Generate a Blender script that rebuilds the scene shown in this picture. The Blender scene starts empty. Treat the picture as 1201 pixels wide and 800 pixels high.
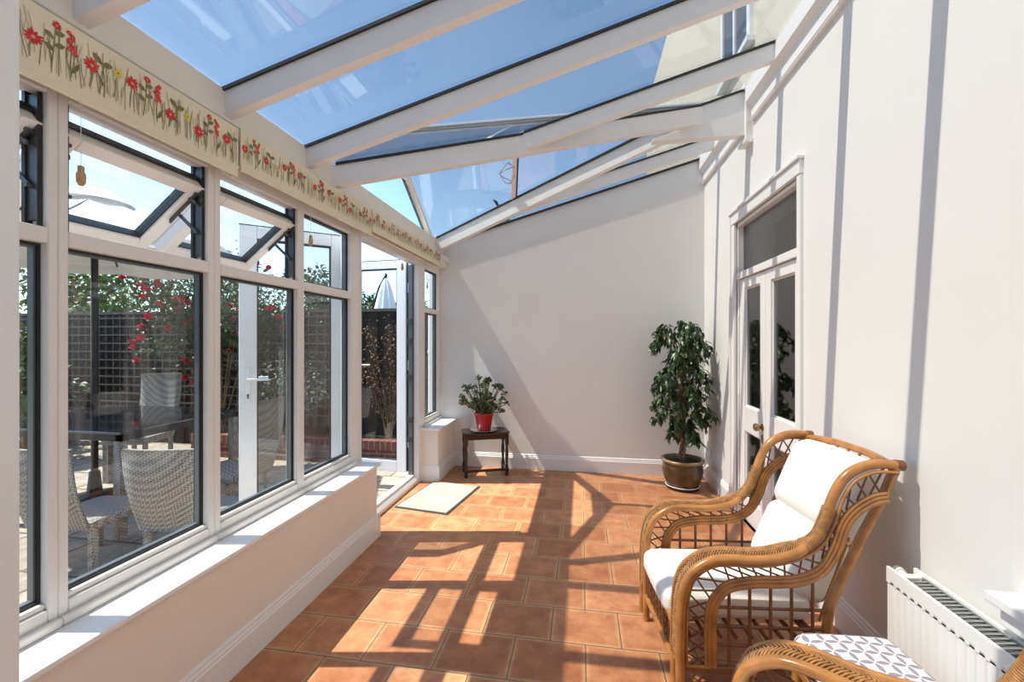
import bpy, math, random
from mathutils import Vector, Matrix
random.seed(7)
PI = math.pi
COL = bpy.context.scene.collection

# ------------------------------------------------------------------ camera, sky, sun, exposure
TH = math.atan(81.5/500.0)
cam_d = bpy.data.cameras.new('camera'); cam = bpy.data.objects.new('camera', cam_d); COL.objects.link(cam)
cam_d.sensor_width = 36.0; cam_d.sensor_fit = 'HORIZONTAL'; cam_d.lens = 36.0*500/1201; cam_d.clip_start = 0.02
cam.location = (0, 0, 1.45); cam.rotation_euler = (PI/2, 0, TH)
bpy.context.scene.camera = cam
SUN_DIR = Vector((1.0, 0.164, -1.70)).normalized()
sun_d = bpy.data.lights.new('sun', 'SUN'); sun = bpy.data.objects.new('sun', sun_d); COL.objects.link(sun)
sun_d.energy = 8.6; sun_d.angle = math.radians(0.53); sun_d.color = (1.0, 0.965, 0.90)
sun.rotation_euler = SUN_DIR.to_track_quat('-Z', 'Y').to_euler(); sun.location = (-6, -1, 9)
world = bpy.data.worlds.new('world'); bpy.context.scene.world = world; world.use_nodes = True
wn = world.node_tree; wn.nodes.clear()
w_out = wn.nodes.new('ShaderNodeOutputWorld'); w_bg = wn.nodes.new('ShaderNodeBackground')
w_sky = wn.nodes.new('ShaderNodeTexSky'); w_sky.sky_type = 'NISHITA'; w_sky.sun_disc = False
w_sky.sun_elevation = math.radians(59); w_sky.sun_rotation = math.radians(-99); w_sky.dust_density = 0.4; w_sky.ozone_density = 1.0
w_bg.inputs['Strength'].default_value = 0.38
w_mul = wn.nodes.new('ShaderNodeMixRGB'); w_mul.blend_type = 'MULTIPLY'; w_mul.inputs[0].default_value = 1.0; w_mul.inputs[2].default_value = (0.88, 0.99, 1.03, 1)
wn.links.new(w_sky.outputs[0], w_mul.inputs[1]); wn.links.new(w_mul.outputs[0], w_bg.inputs[0]); wn.links.new(w_bg.outputs[0], w_out.inputs[0])
vs = bpy.context.scene.view_settings
vs.view_transform = 'Standard'; vs.look = 'None'; vs.gamma = 1.0; vs.exposure = 0.13
try: vs.use_curve_mapping = False
except Exception: pass

# ------------------------------------------------------------------ materials
def newmat(name):
    m = bpy.data.materials.new(name); m.use_nodes = True
    nt = m.node_tree; b = nt.nodes['Principled BSDF']
    return m, nt, b
def N(nt, t, **kw):
    n = nt.nodes.new(t)
    for k, v in kw.items():
        if hasattr(n, k): setattr(n, k, v)
        else: n.inputs[k].default_value = v
    return n
def plain(name, col, rough=0.5, metal=0.0, noise=0.04, scale=8.0, bump=0.0, bscale=120.0, spec=0.5, coat=0.0, sub=0.0):
    m, nt, b = newmat(name)
    b.inputs['Roughness'].default_value = rough; b.inputs['Metallic'].default_value = metal
    b.inputs['Specular IOR Level'].default_value = spec
    b.inputs['Coat Weight'].default_value = coat
    tc = N(nt, 'ShaderNodeTexCoord')
    nz = N(nt, 'ShaderNodeTexNoise'); nz.inputs['Scale'].default_value = scale; nz.inputs['Detail'].default_value = 4
    nt.links.new(tc.outputs['Object'], nz.inputs['Vector'])
    r = N(nt, 'ShaderNodeValToRGB')
    c0 = tuple(max(0, c*(1-noise)) for c in col); c1 = tuple(min(1, c*(1+noise)) for c in col)
    r.color_ramp.elements[0].position = 0.3; r.color_ramp.elements[1].position = 0.7
    r.color_ramp.elements[0].color = (*c0, 1); r.color_ramp.elements[1].color = (*c1, 1)
    nt.links.new(nz.outputs['Fac'], r.inputs['Fac']); nt.links.new(r.outputs['Color'], b.inputs['Base Color'])
    if bump:
        n2 = N(nt, 'ShaderNodeTexNoise'); n2.inputs['Scale'].default_value = bscale
        nt.links.new(tc.outputs['Object'], n2.inputs['Vector'])
        bp = N(nt, 'ShaderNodeBump'); bp.inputs['Strength'].default_value = bump; bp.inputs['Distance'].default_value = 0.004
        nt.links.new(n2.outputs['Fac'], bp.inputs['Height']); nt.links.new(bp.outputs['Normal'], b.inputs['Normal'])
    return m
def glass_mat(name, tint, refl=1.0, ior=1.5, rough=0.0):
    m = bpy.data.materials.new(name); m.use_nodes = True; nt = m.node_tree; nt.nodes.clear()
    o = N(nt, 'ShaderNodeOutputMaterial'); mx = N(nt, 'ShaderNodeMixShader')
    tr = N(nt, 'ShaderNodeBsdfTransparent'); tr.inputs['Color'].default_value = (*tint, 1)
    gl = N(nt, 'ShaderNodeBsdfGlossy'); gl.inputs['Roughness'].default_value = rough
    lw = N(nt, 'ShaderNodeLayerWeight'); lw.inputs['Blend'].default_value = 0.5
    # facing-based Schlick curve: identical from both sides of the pane
    p = N(nt, 'ShaderNodeMath', operation='POWER'); p.inputs[1].default_value = 5.0
    mu = N(nt, 'ShaderNodeMath', operation='MULTIPLY_ADD'); r0 = ((ior-1)/(ior+1))**2*refl
    mu.inputs[1].default_value = 1-r0; mu.inputs[2].default_value = r0
    nt.links.new(lw.outputs['Facing'], p.inputs[0]); nt.links.new(p.outputs[0], mu.inputs[0])
    nt.links.new(mu.outputs[0], mx.inputs[0]); nt.links.new(tr.outputs[0], mx.inputs[1]); nt.links.new(gl.outputs[0], mx.inputs[2])
    nt.links.new(mx.outputs[0], o.inputs[0])
    return m
M = {}
M['wall'] = plain('painted_plaster_white', (0.79, 0.775, 0.745), 0.75, noise=0.012, scale=2, bump=0.08, bscale=60)
M['wall_warm'] = plain('painted_plaster_cream', (0.82, 0.76, 0.69), 0.75, noise=0.012, scale=2, bump=0.08, bscale=60)
M['gloss'] = plain('white_gloss_paint', (0.84, 0.825, 0.80), 0.35, noise=0.01)
M['beam'] = plain('white_painted_timber', (0.84, 0.815, 0.785), 0.5, noise=0.02, scale=5, bump=0.1, bscale=40)
M['cream'] = plain('cream_painted_timber', (0.82, 0.755, 0.66), 0.5, noise=0.02, scale=5)
M['pvc'] = plain('white_window_plastic', (0.80, 0.775, 0.75), 0.3, noise=0.008)
M['pvc_white'] = plain('bright_white_plastic', (0.82, 0.84, 0.86), 0.3, noise=0.008)
M['sill'] = plain('white_sill_board', (0.86, 0.86, 0.86), 0.3, noise=0.006)
M['gasket'] = plain('black_rubber_gasket', (0.016, 0.018, 0.021), 0.45)
M['spacer'] = plain('grey_aluminium_spacer', (0.16, 0.18, 0.20), 0.35, metal=0.5)
M['steel'] = plain('dark_steel_stay', (0.10, 0.10, 0.105), 0.4, metal=0.6)
M['glass'] = glass_mat('clear_window_glass', (0.93, 0.945, 0.94), refl=1.1)
M['roof_glass'] = glass_mat('blue_tinted_roof_glass', (0.70, 0.69, 0.67), refl=1.8)
M['door_glass'] = glass_mat('old_door_glass', (0.72, 0.73, 0.74), refl=3.5)
M['brass'] = plain('aged_brass', (0.42, 0.30, 0.12), 0.3, metal=1.0, noise=0.1)
M['acorn'] = plain('light_turned_wood', (0.50, 0.33, 0.17), 0.5, noise=0.15, scale=60)
M['cord'] = plain('white_pull_cord', (0.75, 0.74, 0.70), 0.8)
M['soil'] = plain('dark_potting_soil', (0.025, 0.018, 0.013), 0.95, noise=0.5, scale=60, bump=0.8)
M['rad'] = plain('white_radiator_enamel', (0.84, 0.83, 0.79), 0.3, noise=0.006)
M['grille'] = plain('grey_radiator_grille', (0.35, 0.36, 0.35), 0.4, metal=0.4)
M['seam'] = plain('pale_grey_seam', (0.42, 0.42, 0.40), 0.5)
M['cushion'] = plain('off_white_cotton', (0.86, 0.825, 0.76), 0.9, noise=0.015, scale=6, bump=0.25, bscale=400)
M['leaf'] = plain('jade_leaf_green', (0.075, 0.13, 0.045), 0.35, noise=0.5, scale=25)
M['leaf_edge'] = plain('jade_leaf_dark', (0.10, 0.045, 0.035), 0.4, noise=0.3, scale=25)
M['ficus'] = plain('fig_leaf_green', (0.050, 0.095, 0.032), 0.32, noise=0.55, scale=16)
M['bark'] = plain('pale_brown_bark', (0.22, 0.13, 0.075), 0.85, noise=0.3, scale=40, bump=0.5)
M['redpot'] = plain('glossy_red_pot', (0.42, 0.012, 0.022), 0.25, noise=0.08)
M['tray'] = plain('dull_pewter_plate', (0.45, 0.43, 0.40), 0.25, metal=0.8)
M['rose'] = plain('crimson_petals', (0.62, 0.02, 0.05), 0.6, noise=0.25, scale=30)
M['bush'] = plain('garden_leaf_green', (0.065, 0.11, 0.03), 0.5, noise=0.5, scale=5)
M['bush_dark'] = plain('garden_leaf_dark', (0.03, 0.06, 0.02), 0.5, noise=0.5, scale=5)
M['bush_yel'] = plain('garden_leaf_lime', (0.12, 0.17, 0.035), 0.5, noise=0.4, scale=5)
M['bush_or'] = plain('garden_leaf_russet', (0.13, 0.058, 0.018), 0.6, noise=0.4, scale=9)
M['bush_grey'] = plain('garden_leaf_grey', (0.15, 0.18, 0.12), 0.5, noise=0.4, scale=9)
M['parasol'] = plain('white_canvas', (0.80, 0.80, 0.80), 0.85, noise=0.02)
M['black_metal'] = plain('black_painted_metal', (0.015, 0.015, 0.017), 0.35, metal=0.3)
M['trellis'] = plain('weathered_grey_trellis', (0.10, 0.085, 0.07), 0.85, noise=0.3, scale=20)
M['house'] = plain('cream_house_render', (0.62, 0.57, 0.48), 0.9, noise=0.05, scale=3, bump=0.2)
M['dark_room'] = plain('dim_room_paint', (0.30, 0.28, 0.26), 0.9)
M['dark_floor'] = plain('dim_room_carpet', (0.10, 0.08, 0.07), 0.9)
M['curtain'] = plain('pale_curtain_cloth', (0.55, 0.53, 0.50), 0.9)
M['copper'] = plain('copper_wire', (0.28, 0.12, 0.09), 0.3, metal=0.9)
M['cut_edge'] = plain('dull_grey_rubber', (0.03, 0.04, 0.045), 0.7)
M['print_red'] = plain('printed_red', (0.66, 0.035, 0.035), 0.85, noise=0.2, scale=60)
M['print_green'] = plain('printed_olive', (0.20, 0.19, 0.08), 0.85, noise=0.2, scale=60)
M['print_yellow'] = plain('printed_yellow', (0.72, 0.62, 0.10), 0.85)
M['print_pale'] = plain('printed_pale_stem', (0.48, 0.43, 0.28), 0.85)
M['blind'] = plain('cream_blind_cloth', (0.80, 0.72, 0.54), 0.85, noise=0.03, scale=4)

def mat_floor():
    m, nt, b = newmat('terracotta_tiles'); L = nt.links.new
    tc = N(nt, 'ShaderNodeTexCoord'); mp = N(nt, 'ShaderNodeMapping'); mp.inputs['Location'].default_value = (0.318, -3.13+0.2665*20, 0)
    L(tc.outputs['Object'], mp.inputs['Vector'])
    br = N(nt, 'ShaderNodeTexBrick', offset=0.5, offset_frequency=2)
    br.inputs['Scale'].default_value = 1.0; br.inputs['Brick Width'].default_value = 0.337; br.inputs['Row Height'].default_value = 0.2665
    br.inputs['Mortar Size'].default_value = 0.0032; br.inputs['Mortar Smooth'].default_value = 0.25; br.inputs['Bias'].default_value = 0.0
    br.inputs['Color1'].default_value = (0, 0, 0, 1); br.inputs['Color2'].default_value = (1, 1, 1, 1); br.inputs['Mortar'].default_value = (0.5, 0.5, 0.5, 1)
    L(mp.outputs[0], br.inputs['Vector'])
    rp = N(nt, 'ShaderNodeValToRGB'); e = rp.color_ramp.elements
    e[0].color = (0.41, 0.165, 0.070, 1); e[1].color = (0.60, 0.28, 0.135, 1); e[1].position = 1
    L(br.outputs['Color'], rp.inputs['Fac'])
    nz = N(nt, 'ShaderNodeTexNoise'); nz.inputs['Scale'].default_value = 9; nz.inputs['Detail'].default_value = 8; nz.inputs['Roughness'].default_value = 0.7
    L(tc.outputs['Object'], nz.inputs['Vector'])
    r2 = N(nt, 'ShaderNodeValToRGB'); e = r2.color_ramp.elements
    e[0].position = 0.35; e[0].color = (0.70, 0.60, 0.55, 1); e[1].position = 0.72; e[1].color = (1.22, 1.22, 1.20, 1)
    L(nz.outputs['Fac'], r2.inputs['Fac'])
    mul = N(nt, 'ShaderNodeMixRGB', blend_type='MULTIPLY'); mul.inputs[0].default_value = 1
    L(rp.outputs['Color'], mul.inputs[1]); L(r2.outputs['Color'], mul.inputs[2])
    # worn edge: a paler/darker rim along each tile, larger mortar mask
    b2 = N(nt, 'ShaderNodeTexBrick', offset=0.5, offset_frequency=2)
    for k in ('Scale', 'Brick Width', 'Row Height'): b2.inputs[k].default_value = br.inputs[k].default_value
    b2.inputs['Mortar Size'].default_value = 0.026; b2.inputs['Mortar Smooth'].default_value = 1.0
    L(mp.outputs[0], b2.inputs['Vector'])
    n3 = N(nt, 'ShaderNodeTexNoise'); n3.inputs['Scale'].default_value = 22; n3.inputs['Detail'].default_value = 5
    L(tc.outputs['Object'], n3.inputs['Vector'])
    mm = N(nt, 'ShaderNodeMath', operation='MULTIPLY'); L(b2.outputs['Fac'], mm.inputs[0]); L(n3.outputs['Fac'], mm.inputs[1])
    rim = N(nt, 'ShaderNodeMixRGB'); rim.inputs[2].default_value = (0.72, 0.42, 0.19, 1)
    L(mm.outputs[0], rim.inputs[0]); L(mul.outputs[0], rim.inputs[1])
    gr = N(nt, 'ShaderNodeMixRGB'); gr.inputs[2].default_value = (0.155, 0.105, 0.08, 1)
    L(br.outputs['Fac'], gr.inputs[0]); L(rim.outputs[0], gr.inputs[1])
    L(gr.outputs[0], b.inputs['Base Color'])
    rr = N(nt, 'ShaderNodeMapRange'); rr.inputs['To Min'].default_value = 0.30; rr.inputs['To Max'].default_value = 0.55
    L(nz.outputs['Fac'], rr.inputs['Value']); L(rr.outputs[0], b.inputs['Roughness'])
    inv = N(nt, 'ShaderNodeMath', operation='MULTIPLY_ADD'); inv.inputs[1].default_value = -1; inv.inputs[2].default_value = 1
    L(br.outputs['Fac'], inv.inputs[0])
    ad = N(nt, 'ShaderNodeMath', operation='MULTIPLY_ADD'); ad.inputs[1].default_value = 0.25
    L(nz.outputs['Fac'], ad.inputs[0]); L(inv.outputs[0], ad.inputs[2])
    bp = N(nt, 'ShaderNodeBump'); bp.inputs['Strength'].default_value = 0.5; bp.inputs['Distance'].default_value = 0.003
    L(ad.outputs[0], bp.inputs['Height']); L(bp.outputs[0], b.inputs['Normal'])
    return m
M['floor'] = mat_floor()
def mat_brick(name, c1, c2, mortar, bw, rh, ms=0.008, rot=None, rough=0.85):
    m, nt, b = newmat(name); L = nt.links.new
    tc = N(nt, 'ShaderNodeTexCoord'); mp = N(nt, 'ShaderNodeMapping')
    if rot: mp.inputs['Rotation'].default_value = rot
    L(tc.outputs['Object'], mp.inputs['Vector'])
    br = N(nt, 'ShaderNodeTexBrick'); br.inputs['Scale'].default_value = 1; br.inputs['Brick Width'].default_value = bw
    br.inputs['Row Height'].default_value = rh; br.inputs['Mortar Size'].default_value = ms
    br.inputs['Color1'].default_value = (*c1, 1); br.inputs['Color2'].default_value = (*c2, 1); br.inputs['Mortar'].default_value = (*mortar, 1)
    L(mp.outputs[0], br.inputs['Vector'])
    nz = N(nt, 'ShaderNodeTexNoise'); nz.inputs['Scale'].default_value = 14; nz.inputs['Detail'].default_value = 6; L(tc.outputs['Object'], nz.inputs['Vector'])
    r2 = N(nt, 'ShaderNodeValToRGB'); e = r2.color_ramp.elements; e[0].position = .3; e[0].color = (.72, .72, .72, 1); e[1].position = .7; e[1].color = (1.2, 1.2, 1.2, 1)
    L(nz.outputs['Fac'], r2.inputs['Fac'])
    mul = N(nt, 'ShaderNodeMixRGB', blend_type='MULTIPLY'); mul.inputs[0].default_value = 1
    L(br.outputs['Color'], mul.inputs[1]); L(r2.outputs['Color'], mul.inputs[2]); L(mul.outputs[0], b.inputs['Base Color'])
    b.inputs['Roughness'].default_value = rough
    return m
M['brick'] = mat_brick('red_garden_brick', (0.13, 0.034, 0.024), (0.19, 0.05, 0.034), (0.20, 0.16, 0.13), 0.215, 0.072, rot=(PI/2, 0, 0))
M['brick_top'] = mat_brick('red_soldier_brick', (0.14, 0.036, 0.026), (0.20, 0.055, 0.038), (0.20, 0.16, 0.13), 0.075, 0.6, rot=(PI/2, 0, 0))
M['paving'] = mat_brick('sandstone_paving', (0.31, 0.26, 0.20), (0.40, 0.345, 0.27), (0.12, 0.10, 0.08), 0.62, 0.46, 0.012)
def mat_wave(name, c1, c2, scale, direction='X', rough=0.6, dist=2.0, bump=0.3):
    m, nt, b = newmat(name); L = nt.links.new
    tc = N(nt, 'ShaderNodeTexCoord'); wv = N(nt, 'ShaderNodeTexWave', bands_direction=direction)
    wv.inputs['Scale'].default_value = scale; wv.inputs['Distortion'].default_value = dist; wv.inputs['Detail'].default_value = 3
    L(tc.outputs['Object'], wv.inputs['Vector'])
    r = N(nt, 'ShaderNodeValToRGB'); r.color_ramp.elements[0].color = (*c1, 1); r.color_ramp.elements[1].color = (*c2, 1)
    L(wv.outputs['Fac'], r.inputs['Fac']); L(r.outputs[0], b.inputs['Base Color']); b.inputs['Roughness'].default_value = rough
    if bump:
        bp = N(nt, 'ShaderNodeBump'); bp.inputs['Strength'].default_value = bump; bp.inputs['Distance'].default_value = 0.003
        L(wv.outputs['Fac'], bp.inputs['Height']); L(bp.outputs[0], b.inputs['Normal'])
    return m
M['fence'] = mat_wave('dark_brown_fence_boards', (0.014, 0.007, 0.005), (0.036, 0.017, 0.011), 1.4, 'X', 0.8, 0.6)
M['oak'] = mat_wave('dark_polished_oak', (0.018, 0.008, 0.005), (0.045, 0.020, 0.011), 9, 'X', 0.28, 4.0, 0.05)
M['cane'] = plain('honey_rattan_cane', (0.43, 0.185, 0.050), 0.28, noise=0.30, scale=14, coat=0.3)
M['cane_dark'] = plain('dark_rattan_cane', (0.20, 0.075, 0.028), 0.4, noise=0.3, scale=20)
M['weave'] = plain('woven_rattan_strips', (0.36, 0.17, 0.055), 0.4, noise=0.4, scale=45)
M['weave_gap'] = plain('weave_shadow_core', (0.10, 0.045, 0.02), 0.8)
def mat_wicker():
    m, nt, b = newmat('grey_synthetic_wicker'); L = nt.links.new
    tc = N(nt, 'ShaderNodeTexCoord'); mp = N(nt, 'ShaderNodeMapping'); mp.inputs['Rotation'].default_value = (0.6, 0.4, 0.78)
    L(tc.outputs['Object'], mp.inputs['Vector'])
    ck = N(nt, 'ShaderNodeTexChecker'); ck.inputs['Scale'].default_value = 62; ck.inputs['Color1'].default_value = (0.34, 0.33, 0.31, 1); ck.inputs['Color2'].default_value = (0.13, 0.12, 0.11, 1)
    L(mp.outputs[0], ck.inputs['Vector']); L(ck.outputs[0], b.inputs['Base Color']); b.inputs['Roughness'].default_value = 0.6
    bp = N(nt, 'ShaderNodeBump'); bp.inputs['Strength'].default_value = 0.5; bp.inputs['Distance'].default_value = 0.004
    L(ck.outputs['Fac'], bp.inputs['Height']); L(bp.outputs[0], b.inputs['Normal'])
    return m
M['wicker'] = mat_wicker()
def mat_mat():
    m, nt, b = newmat('pale_doormat_weave'); L = nt.links.new
    tc = N(nt, 'ShaderNodeTexCoord'); nz = N(nt, 'ShaderNodeTexNoise'); nz.inputs['Scale'].default_value = 5; nz.inputs['Detail'].default_value = 6
    L(tc.outputs['Object'], nz.inputs['Vector'])
    r = N(nt, 'ShaderNodeValToRGB'); r.color_ramp.elements[0].position = .35; r.color_ramp.elements[0].color = (0.36, 0.32, 0.24, 1); r.color_ramp.elements[1].position = .7; r.color_ramp.elements[1].color = (0.46, 0.43, 0.35, 1)
    L(nz.outputs['Fac'], r.inputs['Fac']); L(r.outputs[0], b.inputs['Base Color']); b.inputs['Roughness'].default_value = 0.95
    n2 = N(nt, 'ShaderNodeTexNoise'); n2.inputs['Scale'].default_value = 300; L(tc.outputs['Object'], n2.inputs['Vector'])
    bp = N(nt, 'ShaderNodeBump'); bp.inputs['Strength'].default_value = 0.5; bp.inputs['Distance'].default_value = 0.003
    L(n2.outputs['Fac'], bp.inputs['Height']); L(bp.outputs[0], b.inputs['Normal'])
    return m
M['mat'] = mat_mat()
def mat_pot():
    m, nt, b = newmat('olive_brown_glaze'); L = nt.links.new
    tc = N(nt, 'ShaderNodeTexCoord'); nz = N(nt, 'ShaderNodeTexNoise'); nz.inputs['Scale'].default_value = 7; nz.inputs['Detail'].default_value = 5
    L(tc.outputs['Object'], nz.inputs['Vector'])
    r = N(nt, 'ShaderNodeValToRGB'); r.color_ramp.elements[0].position = .35; r.color_ramp.elements[0].color = (0.055, 0.032, 0.014, 1); r.color_ramp.elements[1].position = .75; r.color_ramp.elements[1].color = (0.15, 0.09, 0.025, 1)
    L(nz.outputs['Fac'], r.inputs['Fac']); L(r.outputs[0], b.inputs['Base Color']); b.inputs['Roughness'].default_value = 0.18
    return m
M['pot'] = mat_pot()
M['pot_rim'] = plain('tan_glaze_rim', (0.30, 0.20, 0.11), 0.25, noise=0.2, scale=20)
M['saucer'] = plain('dark_glazed_saucer', (0.03, 0.025, 0.02), 0.2)
def mat_geo():                       # white cloth with interlocking grey petal rings
    m, nt, b = newmat('white_cloth_grey_rings'); L = nt.links.new
    tc = N(nt, 'ShaderNodeTexCoord'); s = N(nt, 'ShaderNodeVectorMath', operation='SCALE'); s.inputs['Scale'].default_value = 21.0
    L(tc.outputs['Object'], s.inputs[0])
    sp = N(nt, 'ShaderNodeSeparateXYZ'); L(s.outputs[0], sp.inputs[0])
    def mth(op, a, b_=None, c_=None):
        n = N(nt, 'ShaderNodeMath', operation=op)
        for k, v in enumerate((a, b_, c_)):
            if v is None: continue
            if isinstance(v, (int, float)): n.inputs[k].default_value = v
            else: L(v, n.inputs[k])
        return n.outputs[0]
    qx = mth('ABSOLUTE', mth('SUBTRACT', mth('FRACT', mth('ADD', sp.outputs[0], 100.0)), 0.5))
    qy = mth('ABSOLUTE', mth('SUBTRACT', mth('FRACT', mth('ADD', sp.outputs[1], 100.0)), 0.5))
    def lens(a, c):          # inside the circle round the neighbouring cell's centre
        u = mth('SUBTRACT', a, 1.0); d = mth('SQRT', mth('ADD', mth('MULTIPLY', u, u), mth('MULTIPLY', c, c))); return mth('LESS_THAN', d, 0.675)
    petal = mth('MAXIMUM', lens(qx, qy), lens(qy, qx))
    class _o: outputs = [petal]
    mx = _o
    mix = N(nt, 'ShaderNodeMixRGB'); mix.inputs[1].default_value = (0.80, 0.77, 0.80, 1); mix.inputs[2].default_value = (0.30, 0.27, 0.31, 1)
    L(mx.outputs[0], mix.inputs[0]); L(mix.outputs[0], b.inputs['Base Color']); b.inputs['Roughness'].default_value = 0.9
    return m
M['geo'] = mat_geo()

# ------------------------------------------------------------------ mesh builder
class MB:
    def __init__(s): s.v = []; s.f = []; s.m = []; s.sm = []
    def add(s, vs, fs, mi=0, smooth=False):
        o = len(s.v); s.v += [tuple(v) for v in vs]
        for f in fs: s.f.append([i+o for i in f]); s.m.append(mi); s.sm.append(smooth)
    def box(s, x0, x1, y0, y1, z0, z1, mi=0):
        s.obox((0, 0, 0), (1, 0, 0), (0, 1, 0), (0, 0, 1), (x0, x1), (y0, y1), (z0, z1), mi)
    def obox(s, o, e1, e2, e3, r1, r2, r3, mi=0):
        o, e1, e2, e3 = map(Vector, (o, e1, e2, e3))
        vs = [o+e1*a+e2*b+e3*c for c in r3 for b in r2 for a in r1]
        s.add(vs, [(0, 2, 3, 1), (4, 5, 7, 6), (0, 1, 5, 4), (1, 3, 7, 5), (3, 2, 6, 7), (2, 0, 4, 6)], mi)
    def beam(s, p, q, w, h0, h1, mi=0, up=(0, 0, 1)):   # bar from p to q, horizontal width w, from h0 to h1 along up
        p, q = Vector(p), Vector(q); d = (q-p); L = d.length; d.normalize(); u = Vector(up); sd = d.cross(u).normalized()
        vs = [p+sd*a+u*b+d*c for c in (0, L) for b in (h0, h1) for a in (-w/2, w/2)]
        s.add(vs, [(0, 2, 3, 1), (4, 5, 7, 6), (0, 1, 5, 4), (1, 3, 7, 5), (3, 2, 6, 7), (2, 0, 4, 6)], mi)
    def tube(s, pts, r, seg=8, mi=0, cap=True):
        pts = [Vector(p) for p in pts]; n = len(pts)
        rs = r if isinstance(r, (list, tuple)) else [r]*n
        t0 = (pts[1]-pts[0]).normalized(); a = Vector((0, 0, 1)) if abs(t0.z) < .9 else Vector((1, 0, 0))
        nrm = t0.cross(a).normalized(); vs = []
        for i in range(n):
            t = (pts[min(i+1, n-1)]-pts[max(i-1, 0)]).normalized()
            nrm = (nrm-t*nrm.dot(t)); nrm.normalize(); bn = t.cross(nrm)
            for k in range(seg):
                an = 2*PI*k/seg; vs.append(pts[i]+(nrm*math.cos(an)+bn*math.sin(an))*rs[i])
        fs = [(i*seg+k, i*seg+(k+1) % seg, (i+1)*seg+(k+1) % seg, (i+1)*seg+k) for i in range(n-1) for k in range(seg)]
        s.add(vs, fs, mi, True)
        if cap:
            s.add(vs[:seg], [tuple(range(seg))[::-1]], mi); s.add(vs[-seg:], [tuple(range(seg))], mi)
    def lathe(s, prof, c=(0, 0, 0), seg=28, mi=0, cap=True):
        vs = [(c[0]+r*math.cos(2*PI*k/seg), c[1]+r*math.sin(2*PI*k/seg), c[2]+z) for r, z in prof for k in range(seg)]
        n = len(prof)
        s.add(vs, [(i*seg+k, i*seg+(k+1) % seg, (i+1)*seg+(k+1) % seg, (i+1)*seg+k) for i in range(n-1) for k in range(seg)], mi, True)
        if cap:
            if prof[0][0] > 1e-4: s.add(vs[:seg], [tuple(range(seg))[::-1]], mi)
            if prof[-1][0] > 1e-4: s.add(vs[-seg:], [tuple(range(seg))], mi)
    def prism(s, poly, d, mi=0):           # extrude 3-D polygon by vector d
        a = [Vector(p) for p in poly]; d = Vector(d); n = len(a)
        s.add(a+[p+d for p in a], [tuple(range(n))[::-1], tuple(range(n, 2*n))]+[(i, (i+1) % n, n+(i+1) % n, n+i) for i in range(n)], mi)
    def sweep(s, prof, p, q, e1, e2, mi=0):   # straight moulding: 2-D profile in (e1,e2) from p to q
        p, q, e1, e2 = map(Vector, (p, q, e1, e2))
        s.prism([p+e1*a+e2*b for a, b in prof], q-p, mi)
    def rbox(s, c, h, r, n=6, mi=0, puff=(0, 0, 0), xf=None):   # rounded cushion-like box, c centre, h half sizes, r radius
        for ax in range(3):
            for sg in (-1, 1):
                vs = []
                for i in range(n*2+1):
                    for j in range(n*2+1):
                        u = i/n-1; v = j/n-1; p = [0, 0, 0]; p[ax] = sg; p[(ax+1) % 3] = u; p[(ax+2) % 3] = v
                        full = [p[k]*h[k] for k in range(3)]
                        core = [max(-(h[k]-r), min(h[k]-r, full[k])) for k in range(3)]
                        dv = Vector([full[k]-core[k] for k in range(3)])
                        if dv.length > 1e-9: dv = dv.normalized()*r
                        q = Vector(core)+dv
                        for k in range(3):
                            o1, o2 = (k+1) % 3, (k+2) % 3
                            q[k] *= 1+puff[k]*max(0, (1-p[o1]**2))*max(0, (1-p[o2]**2))
                        q += Vector(c)
                        if xf: q = xf(q)
                        vs.append(q)
                w = n*2+1; fs = [(i*w+j, (i+1)*w+j, (i+1)*w+j+1, i*w+j+1) for i in range(n*2) for j in range(n*2)]
                if sg < 0: fs = [f[::-1] for f in fs]
                s.add(vs, fs, mi, True)
    def build(s, name, mats, parent=None, bevel=0.0, world=True, merge=True):
        me = bpy.data.meshes.new(name); off = Vector((0, 0, 0))
        if parent is not None and world:
            p = parent
            while p: off += p.location; p = p.parent
        me.from_pydata([tuple(Vector(v)-off) for v in s.v], [], s.f)
        for mt in (mats if isinstance(mats, (list, tuple)) else [mats]): me.materials.append(mt)
        for p, mi, sm in zip(me.polygons, s.m, s.sm): p.material_index = mi; p.use_smooth = sm
        me.validate(); me.update()
        o = bpy.data.objects.new(name, me); COL.objects.link(o)
        if parent is not None: o.parent = parent
        if bevel:
            md = o.modifiers.new('bevel', 'BEVEL'); md.width = bevel; md.segments = 2; md.limit_method = 'ANGLE'; md.angle_limit = 0.9
        return o
def tag(o, label=None, cat=None, group=None, kind=None):
    if label: o['label'] = label
    if cat: o['category'] = cat
    if group: o['group'] = group
    if kind: o['kind'] = kind
    return o
def empty(name, loc=(0, 0, 0), rz=0.0):
    o = bpy.data.objects.new(name, None); COL.objects.link(o); o.location = loc; o.rotation_euler = (0, 0, rz); o.empty_display_size = 0.1
    return o
def children(o): return [c for c in bpy.data.objects if c.parent == o]
def copy_tree(o, parent=None):
    c = o.copy(); COL.objects.link(c); c.parent = parent
    for ch in children(o): copy_tree(ch, c)
    return c
def S(o, label=None): o['kind'] = 'structure'; (label and o.__setitem__('label', label)); return o
def crom(pts, n=6):
    pts = [Vector(p) for p in pts]; out = []
    P = [pts[0]*2-pts[1]]+pts+[pts[-1]*2-pts[-2]]
    for i in range(1, len(P)-2):
        a, b, c, d = P[i-1:i+3]
        for k in range(n):
            t = k/n; out.append(0.5*((2*b)+(c-a)*t+(2*a-5*b+4*c-d)*t*t+(3*b-a-3*c+d)*t**3))
    out.append(pts[-1]); return out

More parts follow.
